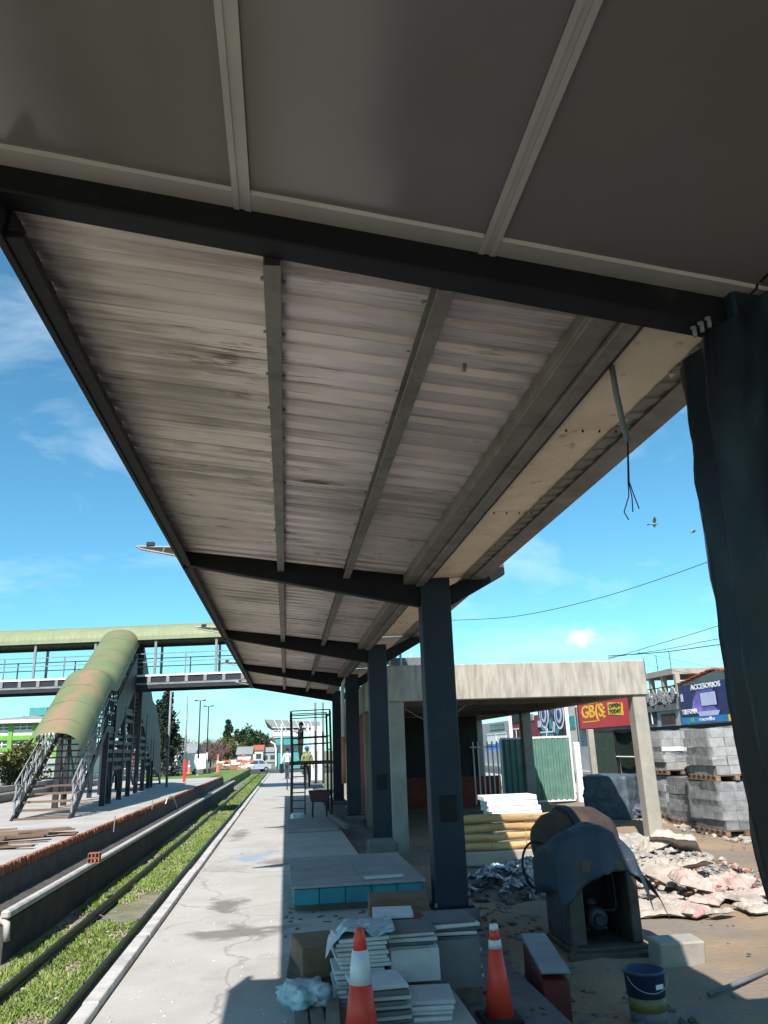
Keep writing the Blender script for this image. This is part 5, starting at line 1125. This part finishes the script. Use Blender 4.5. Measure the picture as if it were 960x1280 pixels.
# ------------------------------------------------------------------ far station beyond the crossing
Yf = 126
fs = thing('far_station', (2, Yf, -.5), 'far station shelter with tilted roof beyond the level crossing', 'station')
pz = lambda px, py, Y=Yf: at(px, py, y=Y)
A, B_, C_, D_ = pz(330,899), pz(400,902), pz(400,908), pz(343,912)
b = MB(); b.add([A, B_, B_+V(0,24,-.6), A+V(0,24,-.6), D_, C_, C_+V(0,24,0), D_+V(0,24,0)], [(0,1,2,3),(0,4,5,1),(4,7,6,5),(0,3,7,4),(1,5,6,2),(3,2,6,7)]); b.build('roof', 'roof_grey', fs)
for k in range(6):
    x = D_.x+.8+k*1.1; b = MB(); b.bar((x,Yf-.05,D_.z-.2-k*.05),(x-.9,Yf-.05,A.z-.1), .08,.08); b.build('roof_strut', 'white', fs)
for k in range(3):
    b = MB(); b.bar((D_.x-.4,Yf-.1,D_.z+.3-k*.45),(C_.x,Yf-.1,D_.z+.2-k*.45), .08,.07); b.build('roof_bar', 'white', fs)
P0, P1 = pz(344,922), pz(375,922); Q0 = pz(344,968)
b = MB(); b.box(P0.x,P1.x,Yf+.5,Yf+6,Q0.z,P0.z); b.build('booth_wall', 'wall_teal', fs)
b = MB(); b.box(P0.x,P1.x,Yf+.4,Yf+.49,pz(350,940).z,pz(350,931).z); b.build('booth_window', 'glass', fs)
b = MB(); b.box(P0.x-.3,P1.x+.2,Yf+.3,Yf+6.2,P0.z,P0.z+.9); b.build('booth_fascia', 'white', fs)
b = MB(); b.tube([pz(345,958),pz(345,936),pz(343,930),pz(338,927)], .12, 8); b.build('white_arch_pipe', 'white', fs)
for px in (352, 385):
    q = pz(px,905); b = MB(); b.box(q.x-.1,q.x+.1,Yf-.1,Yf+.1,-.6,q.z); b.build('column', 'white', fs)
# pale towers seen through the scaffold
for j, (p0, p1, pt, mt, lab) in enumerate(((389,396,908,'white','left pale panel tower seen behind the scaffold'),(397,404,908,'white','right pale panel tower seen behind the scaffold'))):
    Yt = 44; x_0, x_1 = at(p0,940,y=Yt).x, at(p1,940,y=Yt).x; b = MB(); b.box(x_0,x_1,Yt,Yt+.4,0,at(392,pt,y=Yt).z); tag(b.build('panel_tower', mt, bevel=.02), lab, 'panel')
for j, px in enumerate((394.5, 404)):
    Yt = 40; p = at(px,940,y=Yt); b = MB(); b.tube([(p.x,Yt,0),(p.x,Yt,at(px,878,y=Yt).z)], .06, 8); tag(b.build('thin_pole', 'grey_steel'), ('left','right')[j]+' thin grey pole rising behind the scaffold', 'pole')
for j, px in enumerate((331,325)):
    p = at(px,945,y=200); b = MB(); b.tube([(p.x,200,-1),(p.x,200,at(px,918-j*6,y=200).z)], .2, 6); tag(b.build('signal_mast', 'dark'), ('right','left')[j]+' of two far masts above the houses', 'mast')
# ------------------------------------------------------------------ scaffold on the platform
sc = thing('scaffold', (.6, 21.2, 0), 'dark tube scaffold with plank deck standing on the platform', 'scaffold')
sx0, sx1, sy0, sy1 = .14, 1.15, 20.6, 22.4
zt1 = at(363,889,y=20.6).z; dk = at(390,953,y=20.6).z
for x in (sx0, sx1):
    for y in (sy0, sy1):
        b = MB(); b.tube([(x,y,.0),(x+(.02 if x < .5 else 0),y,zt1*.6),(x-.02,y,zt1)], .03, 8); b.build('standard', 'dark', sc)
    for z in (.5, zt1*.62, zt1-.08):
        b = MB(); b.tube([(x,sy0,z),(x,sy1,z)], .02, 6); b.build('ledger', 'dark', sc)
for y in (sy0, sy1):
    for z in (zt1, zt1-.12, dk+.45, dk+.62):
        b = MB(); b.tube([(sx0,y,z),(sx1,y,z+.02)], .016, 6); b.build('guard_rail', 'dark', sc)
for k in range(6):
    b = MB(); b.tube([(sx0,sy0,.2+.19*k),(sx0+.34,sy0,.2+.19*k)], .014, 6); b.build('rung', 'dark', sc)
b = MB(); b.tube([(sx0+.34,sy0,.05),(sx0+.34,sy0,dk)], .018, 6); b.build('ladder_stile', 'dark', sc)
for k in range(4):
    b = MB(); b.box(sx0-.05,sx1+.05,sy0+.02+k*.45,sy0+.44+k*.45,dk-.05,dk+.02); b.build('deck_board', 'drum', sc)
# wheelbarrow-like red bin beneath
rb = thing('red_bin', (.82, 21.0, 0), 'dark red mortar bin on legs under the scaffold', 'bin')
b = MB(); b.prism([(-.28,.62),(.28,.62),(.22,.36),(-.22,.36)], lambda a, c: (.84+a,20.2,c), lambda a, c: (.84+a,20.7,c)); b.build('tub', mat('dark_red_paint', (.07,.02,.018), None, .6), rb, bevel=.02)
for dx, dy in ((-.18,20.25),(.18,20.25),(-.18,20.65),(.18,20.65)):
    b = MB(); b.bar((.84+dx,dy,0),(.84+dx*.9,dy,.37), .03,.03); b.build('leg', 'dark', rb)
b = MB(); b.ob((.28,19.7,.08), (.3,.25,.16), Rz(.2)); tag(b.build('carton', 'bag', bevel=.03), 'pale carton on the platform at scaffold foot', 'carton')
b = MB(); b.ob((.55,18.1,.03), (1.05,2.6,.06)); tag(b.build('slab_panel', 'board_top', bevel=.01), 'grey panel lying flat on the platform before the scaffold', 'panel')
b = MB(); b.ob((1.12,17.6,.12), (.10,2.6,.10), Rot(0,0,.06)); tag(b.build('timber_beam', 'wood_grey', bevel=.01), 'long timber lying beside the far columns', 'timber')
b = MB(); b.box(.0,.9,34.6,37.2,1.0,1.06); tr_ = thing('work_trestle', (.45,36,0), 'work trestle behind the scaffold carrying a worker', 'trestle')
b.build('deck', 'drum', tr_)
for dx in (.05,.85):
    for dy in (34.7,37.1):
        b = MB(); b.bar((dx,dy,0),(dx,dy,1.0), .05,.05); b.build('leg', 'dark', tr_)
# ------------------------------------------------------------------ people
def person(loc, rz, label, shirt, trousers, sc_=1.0, pose='stand', helmet=None):
    J = {'pelvis':(0,0,.95,.13),'belly':(0,.01,1.10,.125),'chest':(0,.0,1.30,.15),'neck':(0,.01,1.47,.055),'head0':(0,-.01,1.56,.075),'head1':(0,-.01,1.66,.095),'crown':(0,0,1.74,.06)}
    E_ = [('pelvis','belly'),('belly','chest'),('chest','neck'),('neck','head0'),('head0','head1'),('head1','crown')]
    for s_, n_ in ((1,'r'),(-1,'l')):
        st_ = (.10 if pose == 'walk' else .0)*s_
        arm = (.16,-.30) if (pose == 'reach' and s_ > 0) else (.0+st_*.6, .0)
        J.update({'hip'+n_:(.09*s_,0,.90,.10),'knee'+n_:(.10*s_,-.02-st_,.50,.065),'ank'+n_:(.10*s_,.02-st_*.6,.09,.045),'toe'+n_:(.12*s_,-.14-st_*.6,.04,.035),
          'sho'+n_:(.19*s_,0,1.40,.065),'elb'+n_:(.25*s_,arm[1]*.5+st_*.6,1.13 if arm[1] == 0 else 1.25,.045),'wri'+n_:(.26*s_,-.06+arm[1]+st_,.90 if arm[1] == 0 else 1.35,.03),'hand'+n_:(.26*s_,-.08+arm[1]*1.2+st_,.81 if arm[1] == 0 else 1.38,.032)})
        E_ += [('pelvis','hip'+n_),('hip'+n_,'knee'+n_),('knee'+n_,'ank'+n_),('ank'+n_,'toe'+n_),('chest','sho'+n_),('sho'+n_,'elb'+n_),('elb'+n_,'wri'+n_),('wri'+n_,'hand'+n_)]
    keys = list(J); me = bpy.data.meshes.new('body'); me.from_pydata([J[k][:3] for k in keys], [(keys.index(a), keys.index(c)) for a, c in E_], [])
    o = bpy.data.objects.new('tmp', me); col.objects.link(o); sk = o.modifiers.new('s', 'SKIN'); sv = me.skin_vertices[0].data
    for i, k in enumerate(keys): sv[i].radius = (J[k][3], J[k][3]*(.75 if k in ('belly','chest','pelvis') else 1)); sv[i].use_root = k == 'pelvis'
    ss_ = o.modifiers.new('d', 'SUBSURF'); ss_.levels = 2; ss_.render_levels = 2
    bpy.context.view_layer.update()
    m2 = bpy.data.meshes.new_from_object(o.evaluated_get(bpy.context.evaluated_depsgraph_get())); bpy.data.objects.remove(o)
    m2.materials.clear()
    for k in (shirt, trousers, 'skin', 'dark'): m2.materials.append(M[k])
    for f in m2.polygons:
        c = f.center; f.use_smooth = True
        f.material_index = 2 if (c.z > 1.48 or (abs(c.x) > .2 and c.z < .98 and c.z > .7) or (pose == 'reach' and c.y < -.30)) else (0 if c.z > .97 else (1 if c.z > .11 else 3))
    t = thing('person', loc, label, 'person'); t.rotation_euler = (0,0,rz); t.scale = (sc_,)*3; ORG[t.name] = (0,0,0)
    bo = bpy.data.objects.new('body', m2); col.objects.link(bo); bo.parent = t
    b = MB(); b.ico((0,.02,1.68), .108, 2, .05, (.95,1,.95)); b.build('helmet' if helmet else 'hair', helmet or 'cloth_dark', t, org=(0,0,0), smooth=True)
    if helmet:
        b = MB(); b.lathe([(.15,1.67),(.15,1.685)], (0,-.02,0), 16); b.build('helmet_brim', helmet, t, org=(0,0,0))
    return t
p = at(359,974,z=0); person((p.x,p.y,0), 2.9, 'person in white shirt walking on the far platform with a dark bag', 'cloth_white', 'cloth_jean', 1.0, 'walk')
b = MB(); b.ob((p.x-.33,p.y-.05,.62), (.22,.35,.55), Rz(.2)); tag(b.build('carried_bag', 'cloth_dark', bevel=.06), 'dark bag carried by the person in white shirt', 'bag')
p = at(384,986,z=0); person((p.x,p.y,0), .3, 'worker with blue helmet and yellow vest under the scaffold', 'hivis', 'cloth_dark', 1.0, 'stand', 'helmet')
p = at(376,953,y=36); person((p.x,36,1.06), -1.2, 'worker in dark clothes standing high behind the scaffold', 'cloth_dark', 'cloth_dark', 1.0, 'reach')
# ------------------------------------------------------------------ shops across the street (fronts face the tracks)
SXF = 20.0
def sp(px, py, x=SXF): return at(px, py, x=x)
def front(name, label, px0, px1, pyt, mt, x=SXF, deep=8, cat='shop'):
    a, c = sp(px0, 900, x), sp(px1, 900, x); y0_, y1_ = min(a.y, c.y), max(a.y, c.y); z = sp((px0+px1)/2, pyt, x).z
    t = thing(name, (x+deep/2, (y0_+y1_)/2, -.4), label, cat, 'shops across the street')
    b = MB(); b.box(x, x+deep, y0_, y1_, -.5, z); b.build('wall', mt, t); return t, y0_, y1_, z
def opening(t, px0, px1, pyt, pyb, mt, nm='window', x=SXF, frame='white'):
    y0_, y1_ = sorted((sp(px0,900,x).y, sp(px1,900,x).y)); zt_, zb_ = sp((px0+px1)/2,pyt,x).z, sp((px0+px1)/2,pyb,x).z
    b = MB(); b.box(x-.06, x-.02, y0_, y1_, zb_, zt_); o = b.build(nm, mt, t)
    if frame:
        b = MB(); b.box(x-.10,x-.061,y0_-.08,y1_+.08,zt_,zt_+.10); b.box(x-.10,x-.061,(y0_+y1_)/2-.04,(y0_+y1_)/2+.04,zb_,zt_); b.build('frame', frame, o)
    return o
# red sign shop
t, y0_, y1_, z = front('sign_shop', 'shop under the big red sign', 720, 800, 878, 'wall_grey')
opening(t, 735, 760, 920, 945, 'glass', 'shop_window'); opening(t, 768, 790, 920, 950, 'dark', 'shutter', frame=None)
rs = thing('red_shop_sign', sp(755,890,19.7), 'large red shop sign with yellow lettering beside concrete column', 'sign')
yL, yR = sp(724,900,19.7).y, sp(800,900,19.7).y; zb_, ztp = 2.35, 4.20
b = MB(); b.box(19.7,19.85,yR,yL,zb_,ztp); b.build('panel', 'red_sign', rs)
for (ya_, yb_, za_, zc_) in ((yR-.06,yL+.06,ztp,ztp+.06),(yR-.06,yL+.06,zb_-.06,zb_),(yL,yL+.06,zb_,ztp),(yR-.06,yR,zb_,ztp)):
    b = MB(); b.box(19.66,19.85,ya_,yb_,za_,zc_); b.build('frame', 'dark', rs)
W_ = yL-yR; UX, UZ = (0,-1,0), (0,0,1)
def sgn_pt(u, v): return V(19.695, yL-u*W_, zb_+v*(ztp-zb_))
text('lettering', 'GB(S', 'yellow', rs, sgn_pt(.06,.36), UX, UZ, .78, bold=.02, width=.40*W_)
for k in range(3):
    p = sgn_pt(.24+.055*k,.82); b = MB(); b.add([p+V(0,.18,0), p+V(0,-.18,0), p+V(0,-.02,.26)], [(0,1,2)]); b.build('crown_point', 'yellow', rs, solid=.02)
for k in range(3):
    p = sgn_pt(.465,.34+.14*k); b = MB(); b.add([p+V(0,.1,.12), p+V(0,.1,-.12), p+V(0,-.28,.0)], [(0,1,2)]); b.build('burst', 'yellow', rs, solid=.02)
b = MB(); b.ob(sgn_pt(.20,.22), (.02,.26*W_,.06)); b.build('underline', 'yellow', rs)
b = MB(); b.ob(sgn_pt(.66,.55), (.03,.23*W_,.72), Rot(.06,0,0)); pl = b.build('yellow_plate', 'yellow', rs)
text('lettering', 'OPEN', 'black', pl, sgn_pt(.565,.60)+V(-.03,0,0), UX, UZ, .22, bold=.02, width=.19*W_); text('lettering', 'TODAY', 'black', pl, sgn_pt(.565,.42)+V(-.03,0,0), UX, UZ, .22, bold=.02, width=.19*W_)
b = MB()
random.seed(4)
for k in range(16): b.ob(sgn_pt(.88+.11*random.random(), random.uniform(.08,.92)), (.02, random.uniform(.15,.5), random.uniform(.06,.2)), Rot(random.uniform(-.8,.8),0,0))
b.build('painted_leaves', 'wall_teal', rs)['kind'] = 'stuff'
# mural shop, pink shop, maroon shop further along
t, y0_, y1_, z = front('mural_shop', 'shop front painted with two round emblems', 673, 708, 876, 'mural')
for k, px in enumerate((680, 699)):
    c = sp(px, 893, 19.93)
    for j, (r, mt) in enumerate(((1.05,'white'),(.86,'mural'),(.62,'lilac'),(.34,'navy'))):
        b = MB(); b.tube([c+V(-.02*j,0,0), c+V(-.02*j-.02,0,0)], r, 28); b.build('emblem_ring', mt, t)
for k in range(7):
    p = sp(674+k*4.6, 905+(k%3)*4, 19.93); b = MB(); b.ob(p, (.03,.7,.5), Rot(k*.5,0,0)); b.build('mural_shape', 'wall_teal' if k % 2 else 'lilac', t)
opening(t, 676, 690, 916, 935, 'wall_teal', 'shop_window'); opening(t, 695, 706, 912, 935, 'dark', 'doorway', frame=None)
t, y0_, y1_, z = front('teal_shop', 'narrow teal and cream building between mural and red sign', 709, 721, 872, 'wall_cream'); opening(t, 711, 719, 895, 910, 'wall_teal', 'panel', frame=None)
t, y0_, y1_, z = front('maroon_shop', 'maroon shop with grey sign seen above the gate', 637, 672, 896, 'wall_red')
opening(t, 640, 652, 893, 903, 'dark', 'sign_board', frame=None); opening(t, 655, 668, 893, 901, 'wall_grey', 'sign_board', frame=None)
opening(t, 642, 648, 912, 932, 'dark', 'doorway', frame='white'); opening(t, 655, 663, 912, 932, 'cone_red', 'shutter', frame=None)
t, y0_, y1_, z = front('grey_shop', 'grey shop farthest along the street above white gate', 600, 636, 903, 'wall_grey'); opening(t, 612, 630, 905, 912, 'glass', 'sign_board', frame=None); opening(t, 608, 632, 918, 930, 'white', 'shop_window')
b = MB(); q = at(572,908,y=31.4); b.box(q.x-.28,q.x+.28,31.35,31.4,q.z-.25,q.z+.28); tag(b.build('blue_panel', 'sky_blue'), 'small bright blue panel seen through the concrete building', 'panel')
# unfinished concrete storey and navy sign building
t, y0_, y1_, z = front('unfinished_house', 'unfinished house with open concrete upper storey', 800, 852, 885, 'wall_grey')
def P2(px, py): return sp(px, py, 19.9)
za, zc = P2(828,880).z, P2(828,845).z; yA, yB = sp(804,900).y, sp(851,900).y
for k in range(4):
    yy = yA+(yB-yA)*k/3
    for xx in (20.1, 24):
        b = MB(); b.box(xx-.12,xx+.12,yy-.12,yy+.12,za-.3,zc); b.build('upper_column', 'concrete', t)
b = MB(); b.box(19.9,24.3,yB,yA,zc,zc+.3); b.build('top_beam', 'concrete', t)
b = MB(); b.box(19.85,24.3,yB-.02,yA+.02,za-.35,za-.05); b.build('floor_slab', 'concrete_dark', t)
for k in range(2):
    b = MB(); b.bar((19.95,yA,za+.35+k*.5),(19.95,yB,za+.35+k*.5), .04,.05); b.build('rail', 'dark', t)
for k in range(9):
    yy = yA+(yB-yA)*(k+.5)/9; b = MB(); b.ob((19.9,yy,za+.15+.15*(k%3)), (.1,.5,.5+.1*(k%2)), Rot(k*.7,0,0)); b.build('stored_sheet', 'litter', t)
opening(t, 812, 822, 890, 905, 'dark', 'window'); opening(t, 828, 845, 892, 905, 'drum', 'shutter', frame=None)
for k in range(3):
    b = MB(); yy = yA+(yB-yA)*(.2+.35*k); b.tube([(20.1,yy,zc+.3),(20.1,yy,zc+1.2)], .02, 5); b.build('rebar', 'dark', t)
ns, y0_, y1_, z = front('navy_sign_house', 'house with tiled gable roof behind the navy phone shop sign', 853, 975, 854, 'wall_cream', 20.3)
# gabled terracotta roof: ridge runs away from the street
ya, ye_ = sp(850,900,20.3).y, sp(960,900,20.3).y; ym = sp(905,900,20.3).y; ze_, zrg = sp(855,856,20.3).z, sp(905,836,20.3).z
b = MB(); b.add([(20.28,ya,ze_-.05),(20.28,ye_,ze_-.05),(20.28,ym,zrg)], [(0,1,2)]); b.build('gable', 'wall_cream', ns, solid=.05)
nr = 9
for k in range(nr):
    f0, f1 = k/nr, (k+1)/nr
    for (yy0, yy1, nm) in ((ya+.3, ym, 'a'), (ye_-.3, ym, 'b')):
        b = MB(); P_ = lambda f: (yy0+(yy1-yy0)*f, ze_-.1+(zrg-ze_+.15)*f)
        (ya1, za1), (yb1, zb1) = P_(f0), P_(f1); b.add([(20.0,ya1,za1+.05),(26,ya1,za1+.05),(26,yb1,zb1),(20.0,yb1,zb1)], [(0,1,2,3)]); b.build('tile_course', 'terracotta', ns, solid=.06)
bs = thing('navy_phone_sign', sp(895,880,19.8), 'navy and purple phone shop sign under the tiled roof', 'sign')
yL, yR = sp(853,900,19.8).y, sp(923,900,19.8).y; yRR = sp(962,900,19.8).y; zb_, ztp = 2.52, 4.06
b = MB(); b.box(19.8,19.95,yR,yL,zb_,ztp); b.build('panel', 'navy', bs)
W_ = yL-yR
def bp_(u, v): return V(19.795, yL-u*W_, zb_+v*(ztp-zb_))
b = MB(); b.prism([(.22,.10),(.70,.10),(.62,.30),(.66,.78),(.38,.86),(.26,.45)], lambda u, v: bp_(u,v)+V(0,0,0), lambda u, v: bp_(u,v)+V(-.01,0,0)); b.build('violet_glow_print', 'violet', bs)
b = MB(); b.ob(bp_(.56,.50)+V(-.02,0,0), (.02,.27*W_,.60), Rot(.0,0,0)); b.build('screen_print', 'lilac', bs)
b = MB(); b.ob(bp_(.56,.50)+V(-.012,0,0), (.015,.30*W_,.66), Rot(0,0,0)); b.build('screen_edge', 'black', bs)
b = MB(); b.prism([(.36,.0),(.70,.0),(.74,.14),(.34,.14)], lambda u, v: bp_(u,v)+V(-.012,0,0), lambda u, v: bp_(u,v)+V(-.03,0,0)); b.build('stand_print', 'lilac', bs)
text('lettering', 'ACCESORIOS', 'white', bs, bp_(.26,.82)+V(-.03,0,0), UX, UZ, .24, bold=.03, width=.55*W_)
text('lettering', 'TELEFONIA', 'white', bs, bp_(.03,.10)+V(-.03,0,0), UX, UZ, .22, bold=.03, width=.30*W_)
b = MB(); b.ob(bp_(.06,.62)+V(-.02,0,0), (.02,.22,.36)); b.build('phone_print', 'lilac', bs)
b = MB(); b.box(19.78,19.94,yRR,yL,zb_-.30,zb_-.005); st2 = b.build('lower_strip', 'sky_blue', bs)
text('lettering', 'movile', 'white', st2, V(19.775, yL-.34*W_, zb_-.22), UX, UZ, .18, bold=.02, width=.28*W_)
b = MB(); b.ob((19.775, yL-.20*W_, zb_-.15), (.02,.3,.2)); b.build('emblem', 'lime', st2)
b = MB(); b.box(19.76,19.779,yRR,yL-.86*W_,zb_-.30,zb_-.02); b.build('yellow_patch', 'yellow', st2)
b = MB(); b.box(19.8,19.95,yRR,yR-.02,zb_,ztp); sd2 = b.build('side_panel', 'sky_blue', bs)
text('lettering', 'TEL', 'white', sd2, V(19.79,yR-.1,ztp-.35), UX, UZ, .28, bold=.04, width=.9); b = MB(); b.box(19.78,19.799,yR-.9,yR-.15,ztp-.75,ztp-.45); b.build('white_patch', 'white', sd2)
b = MB(); b.ob((19.785,yR-.55,zb_+.4), (.02,.55,.75)); b.build('white_patch', 'white', sd2)
# blue umbrella by the white gate
u = thing('street_umbrella', (9.2, 36, -.4), 'blue street umbrella behind the white barred gate', 'umbrella'); q = at(628,934,y=36); u.location = (q.x,36,-.4); ORG[u.name] = (q.x,36,-.4)
b = MB(); b.lathe([(.9,q.z-.1),(.86,q.z-.06),(.45,q.z+.14),(.03,q.z+.24)], (q.x,36,0), 8); b.build('canopy', 'umbrella', u)
b = MB(); b.tube([(q.x,36,-.4),(q.x,36,q.z)], .025, 6); b.build('pole', 'galv', u)
# street utility poles
for k, (px, Yp, pt) in enumerate(((640,44,880),(712,40,884))):
    p = at(px,930,y=Yp); b = MB(); b.tube([(p.x,Yp,-.5),(p.x,Yp,at(px,pt,y=Yp).z)], [.12,.09], 8); tag(b.build('utility_pole', 'white', smooth=True), ('pale utility pole in front of the maroon shop','pale utility pole left of the red sign')[k], 'pole')
# ------------------------------------------------------------------ overhead wires and birds
def wire(P, Y0_, Y1_, r, label):
    pts = [at(px, py, y=Y0_+(Y1_-Y0_)*i/(len(P)-1)) for i, (px, py) in enumerate(P)]
    b = MB(); b.tube(smooth_path(pts, 5), r, 5); tag(b.build('overhead_wire', 'dark'), label, 'wire', 'overhead wires against the sky')
wire([(540,776),(640,771),(740,750),(830,722),(910,693)], 30, 22, .012, 'long sagging wire rising across the sky to the right')
wire([(760,824),(820,806),(880,788),(940,768)], 34, 30, .014, 'topmost of the wire bundle above the unfinished house')
wire([(760,822),(830,812),(890,800),(950,790)], 34, 30, .014, 'second wire of the bundle above the unfinished house')
wire([(760,820),(830,815),(890,807),(950,800)], 34, 30, .020, 'thicker lowest wire of the bundle at right')
wire([(795,828),(840,838),(880,842),(940,835)], 36, 33, .008, 'thin slack wire just over the tiled roof')
wire([(795,815),(850,826),(900,836),(950,845)], 36, 33, .008, 'thin wire slanting down behind the tiled roof')
def bird(px, py, Y, rz, roll, label):
    p = at(px, py, y=Y); t = thing('bird', p, label, 'bird', 'birds in flight'); t.rotation_euler = (0, roll, rz); ORG[t.name] = (0,0,0)
    b = MB(); b.tube([(0,-.17,0),(0,-.10,.01),(0,0,.0),(0,.10,0),(0,.19,.01)], [.01,.03,.045,.03,.012], 8); b.build('body', 'feather', t, org=(0,0,0), smooth=True)
    for s_ in (-1,1):
        b = MB(); b.add([(0.02*s_,-.07,.02),(.16*s_,-.09,.11),(.34*s_,-.02,.10),(.17*s_,.05,.10),(.02*s_,.06,.02)], [(0,1,3,4),(1,2,3)]); b.build('wing', 'feather', t, org=(0,0,0), solid=.01)
    b = MB(); b.add([(-.015,.16,.01),(.015,.16,.01),(.05,.28,.0),(-.05,.28,0)], [(0,1,2,3)]); b.build('tail', 'feather', t, org=(0,0,0), solid=.008)
bird(818, 655, 28, 1.2, .5, 'left and larger of two pigeons flying beside the dark sheet')
bird(866, 665, 34, 1.6, -.3, 'right and smaller of two pigeons flying beside the dark sheet')
